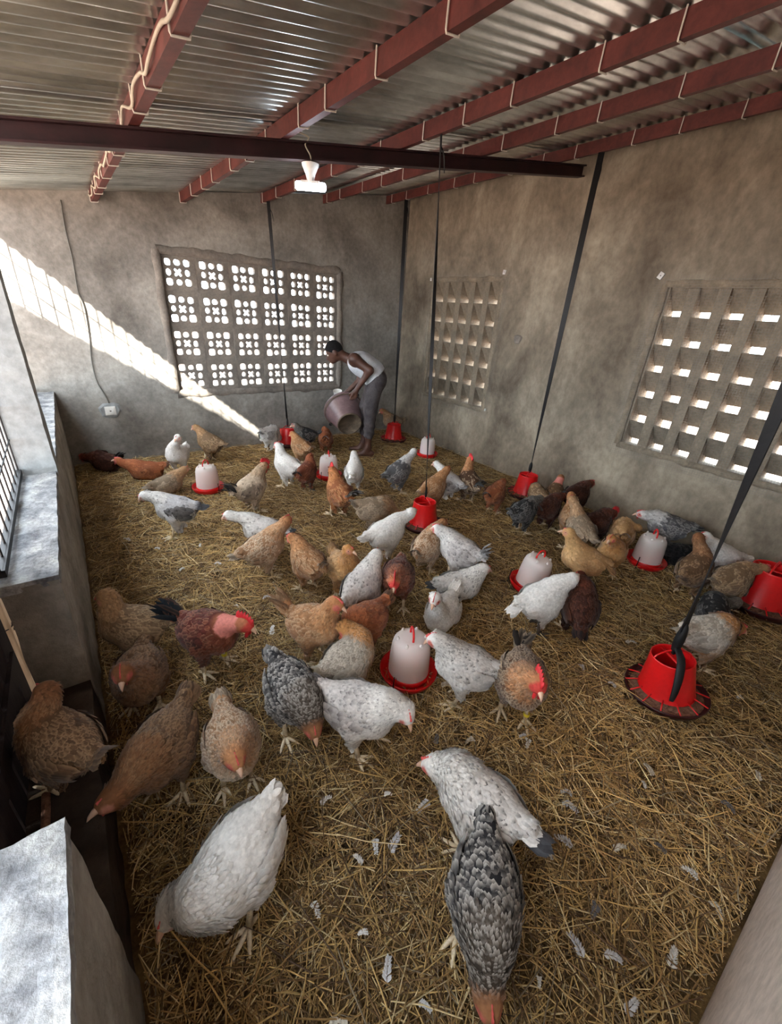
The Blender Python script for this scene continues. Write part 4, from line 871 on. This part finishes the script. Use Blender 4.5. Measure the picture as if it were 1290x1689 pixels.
HENS = [
 # foreground
 ('white', 's', (388, 1424), -154, (280, 1502, .18), (264, 1545), 1.12, 'n', 'large white hen bowing its head by the near left wall', dict(pitch=-6, tlen=.06, tailk='low')),
 ('barred', 's', (785, 1496), (783, 1380), (806, 1655, .17), (812, 1705), 1.04, 'h', 'black and white barred hen at the bottom, beak towards viewer', dict(pitch=-4, tailk='hen', tlen=.075)),
 ('whitespeck', 's', (803, 1308), (888, 1374), (714, 1262, .29), (683, 1262), 1.08, 'h', 'white speckled hen with pink face behind the barred hen', dict(tailk='low')),
 ('brown', 's', (268, 1248), (292, 1148), (180, 1320, .28), (156, 1338), 1.08, 'n', 'brown hen pecking into the doorway with raised narrow tail', {}),
 ('orangelaced', 's', (382, 1225), (371, 1160), (388, 1250, .30), (400, 1282), 1.0, 'h', 'orange laced hen facing the viewer above the large white hen', {}),
 ('brown', 's', (98, 1222), ('A', 25), (74, 1150, .40), None, 0.92, 'n', 'dark brown hen standing on the doorway sill', dict(dz=0.26)),
 ('brown', 's', (230, 1112), ('C', -15), (201, 1112, .27), (201, 1132), 1.1, 'h', 'round brown hen with pink beak beside the half wall end', dict(zc=.20)),
 ('tan', 's', (218, 1030), 158, (178, 994, .42), (164, 1000), 1.05, 'n', 'tan hen standing against the half wall behind the red rooster', {}),
 ('rooster_red', 's', (345, 1040), (297, 988), (405, 1030, .33), (424, 1044), 1.1, 'r', 'dark red naked-neck rooster with blue black tail', dict(naked=True, tailk='up', ring=True)),
 ('barred', 's', (490, 1150), (458, 1092), (517, 1202, .15), (521, 1226), 1.08, 'h', 'dark barred hen with brown head pecking left of the drinker', dict(tailk='low')),
 ('whitegrey', 's', (596, 1168), (547, 1112), (650, 1172, .27), (672, 1184), 1.08, 'h', 'white hen with grey pencilled wing and red comb in front of drinker', {}),
 ('goldgrey', 's', (588, 1080), (525, 1072), (588, 1058, .36), (576, 1070), 1.0, 'h', 'golden hen with grey wing turning its head back by drinker', {}),
 ('orange', 's', (520, 1028), (488, 980), (555, 996, .36), (568, 1005), 1.08, 'h', 'orange hen with pale tail standing above the golden hen', dict(tailk='up')),
 ('redgold', 's', (600, 1024), (634, 998), (574, 1044, .22), None, 1.0, 'n', 'rust brown hen half hidden behind the orange hen', {}),
 ('whitespeck', 's', (776, 1090), (830, 1098), (722, 1058, .37), (706, 1058), 1.05, 'h', 'white hen with dark rump drinking on the right of drinker', dict(tailk='low')),
 ('rooster_lace', 's', (862, 1118), ('C', 12), (888, 1128, .31), (894, 1152), 1.12, 'r', 'brown laced rooster with pink comb facing the viewer', dict(ring=True, tailk='up', tlen=.085)),
 # middle
 ('white', 'r', (730, 1010), (747, 966), (717, 988, .27), (711, 1010), 1.05, 'h', 'white hen resting with head tucked above the nearest drinker', dict(tailk='up', tlen=.08)),
 ('whitespeck', 'r', (764, 953), (714, 950), (800, 938, .27), (812, 942), 1.08, 'n', 'white speckled hen resting and facing right', dict(tailk='low')),
 ('whitegrey', 's', (598, 964), (564, 990), (619, 918, .45), (623, 908), 1.08, 'n', 'white hen with grey rump stretching its neck away from viewer', dict(tailk='low', pitch=22)),
 ('rooster_red', 's', (656, 950), ('C', -4), (650, 962, .31), (649, 978), 1.05, 'r', 'rust red rooster lowering its red head towards the viewer', dict(tailk='low')),
 ('gold', 's', (568, 932), ('C', 25), (576, 907, .38), (589, 913), 1.0, 'n', 'golden hen facing the viewer beside the grey rumped hen', {}),
 ('orange', 's', (512, 917), (534, 896), (485, 892, .39), (472, 898), 1.0, 'h', 'orange brown hen with pale legs facing left in the middle', dict(tailk='up', tlen=.07)),
 ('orangelaced', 's', (436, 901), (394, 896), (473, 858, .43), (481, 852), 1.05, 'h', 'orange and grey laced hen standing tall and looking away', dict(tailk='low')),
 ('whitespeck', 's', (427, 866), (487, 874), (376, 850, .35), (366, 856), 1.05, 'n', 'white hen with black tail feathers behind the laced hen', dict(tailk='low')),
 ('white', 's', (640, 872), (590, 897), (680, 844, .40), (687, 840), 1.08, 'n', 'plain white hen reaching up to the middle red feeder', dict(tailk='low', pitch=16)),
 ('tangrey', 's', (612, 836), (583, 824), (658, 848, .22), (668, 855), 1.05, 'n', 'greyish tan hen bending down behind the plain white hen', {}),
 ('orangelaced', 's', (706, 893), (688, 900), (731, 862, .36), (741, 865), 1.0, 'n', 'laced brown hen with orange head just below the middle feeder', {}),
 ('whitegrey', 's', (764, 906), (808, 892), (721, 872, .42), (709, 872), 1.08, 'h', 'pale hen with pink face and raised tail facing the middle feeder', dict(tailk='up', tlen=.08)),
 ('white', 's', (896, 1000), (858, 1012), (946, 953, .44), (955, 946), 1.08, 'n', 'white hen with drooping tail standing by the tilted drinker', dict(tailk='droop', pitch=24, legmat='dark_leg')),
 ('darkred', 's', (955, 996), (953, 1052), (957, 950, .36), None, 1.05, 'n', 'dark red brown hen seen from behind next to drooping white hen', dict(tailk='droop', pitch=24)),
 ('buff', 's', (966, 918), (1002, 958), (937, 878, .44), (927, 876), 1.08, 'n', 'buff hen with drooping tail seen from behind', dict(tailk='droop', pitch=22)),
 # left rear
 ('whitebluefront', 's', (290, 838), (342, 826), (237, 818, .34), (229, 827), 1.08, 'n', 'white hen with dark barred back walking left', dict(tailk='low')),
 ('tangrey', 'r', (272, 793), (238, 806), (305, 774, .28), (316, 772), 1.05, 'n', 'tan mottled hen resting left of the pink drinker', dict(tailk='low')),
 ('redgold', 'r', (238, 770), (285, 757), (195, 760, .25), (187, 759), 1.08, 'h', 'golden red hen resting near the back left corner', dict(tailk='hen')),
 ('darkred', 'r', (165, 757), (198, 742), (137, 754, .22), (130, 759), 1.08, 'h', 'dark brown hen resting in the back left corner', dict(tailk='up', tlen=.09)),
 ('white', 's', (292, 748), ('C', -25), (293, 722, .42), (288, 727), 1.05, 'n', 'small white hen standing near the back wall on the left', {}),
 ('tan', 's', (344, 727), (374, 722), (322, 705, .40), (314, 709), 1.05, 'n', 'tan hen standing at the back wall below the sun patch', dict(tailk='low')),
 ('rooster_speck', 's', (412, 800), (378, 774), (437, 768, .46), (447, 773), 1.1, 'r', 'grey and white speckled rooster with tall red comb', dict(tailk='up')),
 ('white', 's', (477, 767), (503, 764), (458, 735, .46), (450, 738), 1.08, 'h', 'white hen standing upright behind the speckled rooster', dict(tailk='low', pitch=18)),
 ('whitegrey', 's', (444, 712), (424, 720), (463, 722, .15), None, 1.05, 'n', 'pale pencilled hen pecking under the tilted feeder', dict(tailk='low')),
 ('orange', 's', (494, 731), (514, 724), (482, 716, .38), (476, 719), 1.0, 'h', 'orange hen with red face beside the tilted feeder', {}),
 ('darkgrey', 's', (500, 716), 170, (486, 702, .36), None, 1.0, 'n', 'dark hen at the back wall behind the orange hen', {}),
 ('redgold', 's', (537, 722), ('A', 0), (536, 711, .40), None, 0.95, 'n', 'round brown hen seen from behind under the bucket', dict(zc=.19)),
 ('redbrown', 's', (503, 771), (486, 766), (512, 755, .38), (518, 758), 0.95, 'h', 'small red brown hen partly behind the upright white hen', dict(legmat='dark_leg')),
 ('rooster_orange', 's', (553, 806), (584, 786), (548, 776, .46), (546, 783), 1.1, 'r', 'orange rooster with black tail in front of a drinker', {}),
 ('white', 's', (584, 776), ('A', -5), (584, 748, .42), None, 1.0, 'n', 'white hen seen from behind next to the orange rooster', dict(tailk='low')),
 ('greypencil', 's', (660, 771), (629, 784), (683, 744, .40), (687, 741), 1.08, 'n', 'dark grey hen with pale neck facing the small drinker', dict(tailk='low')),
 ('tangrey', 's', (650, 690), (668, 686), (630, 678, .46), (626, 681), 1.05, 'h', 'greyish hen in the far corner behind a red feeder', dict(tailk='hen')),
 ('orange', 's', (716, 800), (693, 803), (738, 774, .40), (745, 772), 1.05, 'n', 'tan orange hen beside the thin strap', dict(tailk='low')),
 ('whitegrey', 's', (745, 792), (768, 797), (719, 765, .38), (710, 767), 1.0, 'n', 'white headed grey hen behind the tan orange hen', dict(tailk='low')),
 ('rooster_lace', 's', (770, 791), (799, 777), (775, 758, .46), (771, 752), 1.05, 'r', 'orange laced rooster with black tail near the right wall', {}),
 ('redgold', 's', (820, 805), (799, 810), (830, 794, .33), (835, 792), 0.95, 'n', 'small brown hen near the right wall beside a feeder', {}),
 # crowd by the right wall
 ('darkgrey', 's', (862, 833), (843, 838), (892, 822, .33), None, 1.0, 'n', 'dark grey hen at the left end of the crowd by the wall', {}),
 ('tan', 's', (893, 815), (914, 812), (880, 807, .34), (873, 809), 0.95, 'n', 'small tan hen peeping over the dark grey hen', {}),
 ('brown', 's', (916, 814), ('A', 0), (925, 788, .48), None, 0.95, 'n', 'brown hen with long bare neck in the crowd by the wall', dict(naked=True)),
 ('darkred', 's', (914, 838), ('A', -25), (928, 818, .36), None, 1.0, 'n', 'dark brown hen bending away in the crowd by the wall', {}),
 ('darkred', 's', (956, 809), (932, 812), (975, 797, .36), (983, 799), 1.05, 'h', 'red brown hen with small comb closest to the right wall', {}),
 ('orange', 's', (937, 848), ('A', 10), (942, 816, .46), None, 0.95, 'n', 'orange hen squeezed behind the grey brown hen', {}),
 ('tangrey', 's', (964, 862), (980, 890), (943, 824, .46), (937, 830), 1.05, 'h', 'grey brown hen with red face seen from behind', dict(tailk='low', pitch=20)),
 ('darkred', 's', (988, 852), (964, 858), (1008, 848, .38), (1016, 856), 1.0, 'r', 'dark red rooster with bright comb in the crowd', dict(tailk='low')),
 ('gold', 's', (1012, 906), ('C', 0), (1008, 889, .35), (1002, 894), 0.95, 'h', 'golden hen facing the viewer left of the crowded drinker', {}),
 ('buff', 's', (1036, 880), 30, (1052, 870, .30), None, 0.95, 'n', 'buff hen half hidden behind the crowded drinker', {}),
 ('greypencil', 's', (1108, 864), (1152, 870), (1058, 848, .37), (1046, 848), 1.1, 'h', 'mottled grey hen with white head behind the crowded drinker', dict(tailk='low')),
 ('black', 'r', (1112, 904), (1145, 906), (1085, 900, .22), None, 1.0, 'n', 'black hen resting right of the crowded drinker', dict(tailk='low')),
 ('brown', 's', (1146, 938), ('A', -12), (1153, 886, .46), None, 1.05, 'n', 'brown hen with upright neck seen from behind near the wide strap', dict(tailk='low', pitch=20)),
 ('white', 's', (1198, 910), (1235, 915), (1163, 884, .42), (1150, 882), 1.05, 'n', 'white hen between the brown hen and the right wall', dict(tailk='low')),
 ('tan', 's', (1222, 958), (1184, 962), (1260, 938, .33), (1280, 943), 1.05, 'h', 'tan hen eating at the feeder on the right edge', dict(tailk='low')),
 ('darkgrey', 'r', (1190, 1000), 20, (1215, 992, .22), None, 1.0, 'n', 'dark grey hen resting in the shade behind the wide strap', dict(tailk='low')),
 ('goldgrey', 's', (1172, 1040), (1130, 1028), (1218, 1036, .30), (1236, 1047), 1.05, 'h', 'golden hen with grey back behind the lone feeder', dict(tailk='low')),
]
PLACE = [list(fit_hen(*h[:9], **h[9])) for h in HENS]
FIXED = [(o.location.x, o.location.y, 0.135 if 'drinker' in o.name else 0.165) for o in bpy.data.objects if o.name.startswith(('poultry_drinker', 'poultry_feeder'))]
def spread(n=60):
    """birds stand beside one another, not inside one another"""
    for _ in range(n):
        for i, a in enumerate(PLACE):
            if HENS[i][9].get('dz'): continue
            for j in range(i+1, len(PLACE)):
                b = PLACE[j]
                if HENS[j][9].get('dz') or math.hypot(a[0]-b[0], a[1]-b[1]) > .45: continue
                for u in (-.055, .055):
                    for w in (-.055, .055):
                        dx = b[0]+w*math.cos(b[2])-a[0]-u*math.cos(a[2]); dy = b[1]+w*math.sin(b[2])-a[1]-u*math.sin(a[2]); d = math.hypot(dx, dy)+1e-6; ov = .178-d
                        if ov > 0: k = .12*ov/d; a[0] -= dx*k; a[1] -= dy*k; b[0] += dx*k; b[1] += dy*k
            for fx, fy, fr in FIXED:
                for u in (-.055, .055):
                    dx = a[0]+u*math.cos(a[2])-fx; dy = a[1]+u*math.sin(a[2])-fy; d = math.hypot(dx, dy)+1e-6; ov = fr+.09-d
                    if ov > 0: a[0] += dx/d*ov*.2; a[1] += dy/d*ov*.2
            for u in (-.07, .06):
                x = a[0]+u*math.cos(a[2]); y = a[1]+u*math.sin(a[2])
                a[0] += max(0, XL+.10-x)*.5 - max(0, x-XR+.11)*.5; a[1] += -max(0, y-YB+.12)*.5
spread()
for h, pl in zip(HENS, PLACE): chicken(pl, *h[:9], **h[9])

# ------------------------------------------------------------------ the man with the bucket
FW = np.array([-0.85, 0.53, 0.]); FW /= np.linalg.norm(FW); LF_ = np.array([FW[1]*-1, FW[0], 0.]); UP = np.array([0, 0, 1.])
MP = np.array([2.93, 4.50, 0.])
def pm(u, v, lat=0.0):
    w = ray(u, v); o = MP+LF_*lat; t = ((o-CAMP)@LF_)/(w@LF_); return CAMP+w*t
def build_person():
    pel = pm(621, 626); abd = pm(614, 612); che = pm(598, 601); nb_ = pm(575, 592); hd = pm(551, 580)
    root = empty('person', (MP[0], MP[1], 0)); tag(root, 'man in white vest and grey trousers bending over with a brown bucket', 'person')
    sh = {s: pm(584 if s > 0 else 580, 592, .175*s) for s in (1, -1)}
    el = {1: pm(610, 611, .23), -1: pm(597, 624, -.20)}; wr = {1: pm(587, 645, .17), -1: pm(574, 645, -.16)}
    hip = {s: pm(618, 632, .085*s) for s in (1, -1)}; kn = {1: pm(611, 676, .10), -1: pm(603, 672, -.10)}
    an = {1: pm(607, 737, .10), -1: pm(600, 729, -.12)}
    for s in (1, -1): an[s][2] = max(an[s][2], 0.075)
    toe = {s: np.array([*(an[s]+FW*0.17)[:2], 0.035]) for s in (1, -1)}; heel = {s: np.array([*(an[s]-FW*0.05)[:2], 0.045]) for s in (1, -1)}
    hdn = (hd-nb_)/np.linalg.norm(hd-nb_); face = FW*0.82+UP*-0.57; face /= np.linalg.norm(face); hup = np.cross(LF_, face); hup = hup if hup@UP > 0 else -hup
    hr = np.stack([face, LF_, hup], 1)
    def lat2(p, c, l, r): return cap(p, c+LF_*l, c-LF_*l, r, r)
    def torso(p, e=0.0): return smin([lat2(p, pel, .065, .108+e), lat2(p, abd, .060, .095+e), lat2(p, che, .075, .108+e), lat2(p, (che+nb_)/2+UP*.0, .10, .078+e), cap(p, pel, abd, .11+e, .10+e), cap(p, abd, che, .10+e, .115+e)], .03)
    def legs(p, e=0.0, low=True):
        d = []
        for s in (1, -1):
            d += [cap(p, hip[s], kn[s], .088+e, .060+e), cap(p, kn[s], kn[s]*.35+an[s]*.65, .058+e, .045+e)]
            if low: d += [cap(p, kn[s]*.35+an[s]*.65, an[s], .046, .034), cap(p, heel[s], toe[s], .036, .026), cap(p, an[s], (heel[s]+toe[s])/2, .036, .034)]
        return smin(d, .018)
    def head(p):
        return smin([elld(p, hd+hup*.012-face*.008, (.098, .078, .108), hr), elld(p, hd+face*.035-hup*.055, (.058, .052, .058), hr), cap(p, hd+face*.088-hup*.005, hd+face*.106-hup*.028, .010, .017),
                     cap(p, hd+face*.084-hup*.056+LF_*.014, hd+face*.084-hup*.056-LF_*.014, .015, .015), elld(p, hd+face*.075-hup*.088, (.022, .024, .018), hr)], .012)
    def ears(p): return np.minimum(elld(p, hd-face*.008-hup*.012+LF_*.078, (.020, .010, .032), hr), elld(p, hd-face*.008-hup*.012-LF_*.078, (.020, .010, .032), hr))
    def body(p):
        d = [torso(p), legs(p), smin([head(p), ears(p)], .006), cap(p, nb_-hdn*.03, hd-hup*.03-face*.02, .062, .054)]
        for s in (1, -1): d += [cap(p, sh[s], el[s], .058, .042), cap(p, el[s], wr[s], .042, .028), cap(p, (che+nb_)/2+LF_*.08*s, sh[s], .075, .062)]
        return smin(d, .014)
    pts = np.array([pel, abd, che, nb_, hd, *sh.values(), *el.values(), *wr.values(), *toe.values(), *heel.values(), *kn.values()])
    lo = pts.min(0)-.16; hi = pts.max(0)+.16; lo[2] = -0.02
    V, Q, N = surfnet(body, lo, hi, .011)
    # hands, finer
    Vs, Qs, off = [V], [Q], len(V)
    for s in (1, -1):
        arm = (wr[s]-el[s])/np.linalg.norm(wr[s]-el[s]); dn = arm*0.75-UP*0.45; dn /= np.linalg.norm(dn); pal = wr[s]+dn*.055
        def hand(p):
            d = [cap(p, wr[s]-arm*.03, wr[s]+arm*.01, .028, .026), cap(p, wr[s]+FW*.012, pal+FW*.022, .024, .018), cap(p, wr[s]-FW*.010, pal-FW*.022, .024, .018)]
            for i, L in enumerate((.068, .078, .072, .056)):
                o = pal+FW*(.030-.020*i)+dn*.012; m1 = o+dn*L*.5-LF_*(.004*s); m2 = m1+(dn*.6-FW*.15-LF_*s*.75)*L*.42
                d += [cap(p, o-dn*.01, m1, .0105, .0095), cap(p, m1, m2, .0095, .0075)]
            t0 = wr[s]+FW*.024+dn*.01; t1 = t0+FW*.030+dn*.028; d += [cap(p, t0, t1, .013, .011), cap(p, t1, t1+dn*.030+FW*.004-LF_*s*.01, .011, .0085)]
            return smin(d, .004)
        v, q, _ = surfnet(hand, np.minimum(wr[s], pal)-.11, np.maximum(wr[s], pal)+.11, .0055)
        Vs.append(v); Qs.append(q+off); off += len(v)
    inv = Matrix.Translation((MP[0], MP[1], 0)).inverted()
    def put(name, me): o = link(name, me, root); o.matrix_parent_inverse = inv; return o
    bod = put('body', mesh_np('body', np.concatenate(Vs), np.concatenate(Qs), MT['human']))
    # vest: torso shell with armholes, neckline and hem
    hem = pel*.72+abd*.28; ax = (che-pel)/np.linalg.norm(che-pel)
    def vest(p):
        t = torso(p, .012)
        t = np.maximum(t, -((p-hem)@ax))                             # hem at the waist
        t = np.maximum(t, (p-nb_)@ax - .015)                         # top
        t = np.maximum(t, -(np.linalg.norm(p-(nb_+face*.03+ax*.01), axis=1)-.085))   # neckline
        for s in (1, -1): t = np.maximum(t, -cap(p, sh[s]-LF_*s*.005, sh[s]+LF_*s*.1-UP*.05, .072, .085))
        return t
    v, q, _ = surfnet(vest, lo, hi, .011); put('vest', mesh_np('vest', v, q, MT['vest']))
    waist = pel*.55+abd*.45
    def trousers(p):
        t = smin([lat2(p, pel, .07, .118), lat2(p, pel*.7+abd*.3, .06, .112), legs(p, .022, False)], .02)
        t = t+0.006*np.sin(p[:, 2]*70+p[:, 0]*30)*np.clip((0.75-p[:, 2])*2, 0, 1)
        t = np.maximum(t, (p-waist)@ax)
        return t
    v, q, _ = surfnet(trousers, lo, hi, .011); put('trousers', mesh_np('trousers', v, q, MT['trousers']))
    def hair(p):
        t = elld(p, hd+hup*.018-face*.012, (.104, .083, .110), hr)
        return np.maximum(t, ((p-hd)@face)*.75-((p-hd)@hup)*.75-.012+0.0*t)
    v, q, _ = surfnet(hair, hd-.16, hd+.16, .008); put('hair', mesh_np('hair', v, q, MT['hair']))
    for s in (1, -1):
        b = MB().ell(hd+face*.080+hup*.004+LF_*s*.031, (.011, .013, .011), 10, 7, hr); o = b.build('eye', MT['white_plastic'], None, True); o.parent = bod
        c0 = (heel[s]+toe[s])/2; fx = np.array([FW[0], FW[1], 0]); n = 20; ring = []
        for i in range(n): a = 2*math.pi*i/n; ring.append(c0+fx*.15*math.cos(a)+LF_*.052*math.sin(a)*(1+.15*math.cos(a)))
        ring = np.array(ring); r0 = ring.copy(); r0[:, 2] = .003; r1 = ring.copy(); r1[:, 2] = .020
        o = MB().add(np.vstack([r0, r1]), [(i, (i+1) % n, n+(i+1) % n, n+i) for i in range(n)]+[tuple(range(n))[::-1], tuple(range(n, 2*n))]).build('sandal', MT['sandal']); o.parent = root; o.matrix_parent_inverse = inv
    return wr
WR = build_person()
# bucket in his hands
bax = -0.10*CR-0.235*CD+0.20*CF; bax /= np.linalg.norm(bax)
bb = pm(577, 700, 0.10); BH = 0.34
bk_root = empty('bucket', bb.tolist()); bk_root.rotation_euler = Vector(bax.tolist()).to_track_quat('Z', 'X').to_euler()
bw = MB().lathe([(0.152, .012), (0.158, .02), (0.243, .315), (0.246, .318), (0.262, .318), (0.264, .328), (0.262, .338), (0.246, .340), (0.238, .332), (0.152, .026), (0.0, .022)], 44).build('bucket_wall', MT['bucket'], bk_root, True)
MB().lathe([(0.0, .010), (0.141, .010), (0.144, .0), (0.156, .0), (0.158, .02)], 44).build('base', MT['bucket_dark'], bk_root, True)
MB().lathe([(0.250, .288), (0.256, .288), (0.258, .298), (0.250, .300)], 44).build('rim_band', MT['bucket_dark'], bw, True)
for a in (35, 215):
    c, s_ = math.cos(R(a)), math.sin(R(a))
    MB().ell((0.268*c, .268*s_, .318), (.026, .026, .014), 10, 6).build('handle_lug', MT['black_rubber'], bw, True)
tag(bk_root, 'large brown plastic bucket tilted in the man\'s hands', 'bucket')
rc = bb+bax*BH; cp = at_z(557, 651, rc[2]+.02); w = ray(557, 651); w /= np.linalg.norm(w); cp = CAMP+w*((rc+bax*(-.06)-CAMP)@w)
cup = MB().lathe([(0.0, -.05), (0.042, -.05), (0.054, .045), (0.058, .05), (0.058, .055), (0.052, .053), (0.040, -.042), (0.0, -.042)], 24).build('scoop_cup', MT['white_plastic'], None, True)
cup.location = cp.tolist(); cup.rotation_euler = (0.25, -0.2, 0); tag(cup, 'white plastic cup standing in the brown bucket', 'cup')

# ------------------------------------------------------------------ straw litter and loose feathers
def straw(n, zoff, lmin, lmax, wmin, wmax, name, label, seed):
    rg = np.random.default_rng(seed)
    x = rg.uniform(XL+.02, XR-.02, n*2); y = rg.uniform(YF+.02, YB-.02, n*2)
    d = np.hypot(x, y); keep = rg.random(n*2) < np.clip(2.4/(d+0.6), 0.28, 1.0); x, y = x[keep][:n], y[keep][:n]; n = len(x)
    # swirls: neighbouring stalks share a direction
    sw = np.array([mnoise.noise(Vector((a*1.6, b_*1.6, seed))) for a, b_ in zip(x[:], y[:])]) if n < 200000 else 0
    ang = rg.uniform(0, math.pi, n) + sw*2.0; L = np.exp(rg.uniform(math.log(lmin), math.log(lmax), n)); W = rg.uniform(wmin, wmax, n)
    pit = rg.normal(0, .10, n); bend = rg.normal(0, .12, n); z = zoff*rg.random(n)**1.5+0.006 + np.abs(np.sin(pit))*L*.35
    d3 = np.stack([np.cos(ang)*np.cos(pit), np.sin(ang)*np.cos(pit), np.sin(pit)], 1); sd = np.stack([-np.sin(ang), np.cos(ang), rg.normal(0, .5, n)], 1); sd /= np.linalg.norm(sd, axis=1, keepdims=True)
    P = np.stack([x, y, z], 1); V = []
    for t in (-.5, 0.05, .5):
        c = P+d3*(L*t)[:, None] + sd*(bend*L*(t*t-.1))[:, None]; c[:, 2] = np.maximum(c[:, 2]-(t*t)*L*.05, 0.004)
        c[:, 0] = np.clip(c[:, 0], XL+.012, XR-.012); c[:, 1] = np.clip(c[:, 1], YF+.012, YB-.012)
        k = 0.8 if abs(t) > .4 else 1
        V += [c-sd*(W*.5*k)[:, None], c+np.array([0, 0, 1])*(W*.35)[:, None], c+sd*(W*.5*k)[:, None]]
    V = np.stack(V, 1).reshape(-1, 3); base = (np.arange(n)*9)[:, None, None]
    q = np.array([(0, 1, 4, 3), (1, 2, 5, 4), (3, 4, 7, 6), (4, 5, 8, 7)])
    Q = (base+q[None]).reshape(-1, 4)
    pal = np.stack([c3(204, 172, 112), c3(166, 134, 86), c3(220, 200, 152), c3(120, 94, 62), c3(94, 72, 50), c3(150, 136, 112)])
    w = np.array([.26, .30, .12, .17, .09, .06]); ci = rg.choice(6, n, p=w/w.sum()); col = pal[ci]*np.clip(1+.15*rg.normal(size=(n, 1)), .5, 1.5)
    pat = np.array([mnoise.noise(Vector((a*0.9, b_*0.9, 9.0))) for a, b_ in zip(x, y)])[:, None]
    col = col*(1+0.35*pat)
    return V, Q, np.repeat(np.clip(col, 0, 1), 9, 0)
A = straw(90000, .020, .03, .14, .0022, .0045, '', '', 3); Bq = straw(9000, .045, .10, .26, .003, .005, '', '', 4)
o = bpy.data.objects.new('straw_bedding', mesh_np('straw_bedding', np.concatenate([A[0], Bq[0]]), np.concatenate([A[1], Bq[1]+len(A[0])]), MT['straw'], np.concatenate([A[2], Bq[2]]))); C.objects.link(o)
o.data.polygons.foreach_set('use_smooth', np.zeros(len(o.data.polygons), bool))
tag(o, 'loose yellow straw bedding covering the floor', 'straw', kind='stuff')

def loose_feather_mesh(seed, L=0.06, W=0.016, col=None):
    rg = np.random.default_rng(seed); n = 44; P = []; T = []; N = []; Ls = []
    for i in range(n):
        t = i/n; sgn = 1 if i % 2 else -1
        P.append((L*(t-.5), 0, 0.010*math.sin(t*3)+.004)); T.append((0.5, sgn*(1.0-0.5*t)+.3*rg.normal(), .35*rg.normal())); N.append((0, 0.2*rg.normal(), 1)); Ls.append(W*(1.1-.5*t))
    P = np.array(P); T = np.array(T, float); N = np.array(N, float); N /= np.linalg.norm(N, axis=1, keepdims=True)
    cc = np.clip(np.repeat(np.tile(col, (n, 1))[:, None, :], 8, 1)*(1+.12*rg.normal(size=(n, 1, 1))), 0, 1)
    v, f, nr, cs = feathers(P, N, T, np.array(Ls), 0.0035, 0.004, cc, 0.05)
    return mesh_np('loose_feather', v, f, MT['feather'], cs, nr)
LF = [loose_feather_mesh(i, L, L*.3, c) for i, (L, c) in enumerate(((.05, WHT), (.04, c3(214, 214, 214)), (.055, c3(196, 196, 198)), (.03, WHT), (.045, c3(120, 118, 120)), (.04, c3(214, 206, 190))))]
fpx = [(537, 1320), (935, 1310), (940, 1330), (1062, 1295), (980, 1500), (1022, 1400), (1140, 1440), (620, 1395), (650, 1390), (600, 1540), (700, 1660), (1070, 1270), (870, 1225), (862, 1215),
       (930, 1390), (905, 1410), (720, 1220), (775, 1222), (1040, 1060), (1010, 1130), (960, 1100), (300, 940), (360, 930), (390, 1000), (450, 1040), (470, 1000), (440, 985), (590, 1420), (1200, 1330),
       (1250, 1280), (1220, 1150), (1010, 1580), (950, 1560), (890, 1620), (1040, 1660), (560, 1690), (520, 1500), (640, 1600), (700, 1330), (640, 1310), (1090, 1400), (1180, 1500), (1110, 1580), (260, 905), (210, 890), (330, 900), (720, 1120), (735, 1130), (520, 1120), (330, 1090)]
for i, (u, v) in enumerate(fpx):
    p = at_z(u, v, 0.03); fk = i % 6 if (i % 6 != 4 or i % 12 == 4) else 1; o = link('loose_feather', LF[fk], None, (p[0], p[1], 0.024), (0.15*math.sin(i), 0.1*math.cos(i*2), i*2.399))
    o.scale = (0.9+0.4*((i*37) % 10)/10,)*3
    look = ('white', 'off-white', 'long pale grey', 'tiny white', 'dark grey', 'cream')[fk]; tag(o, look + ' moulted feather lying loose on the straw', 'feather', look + ' feathers on the straw')
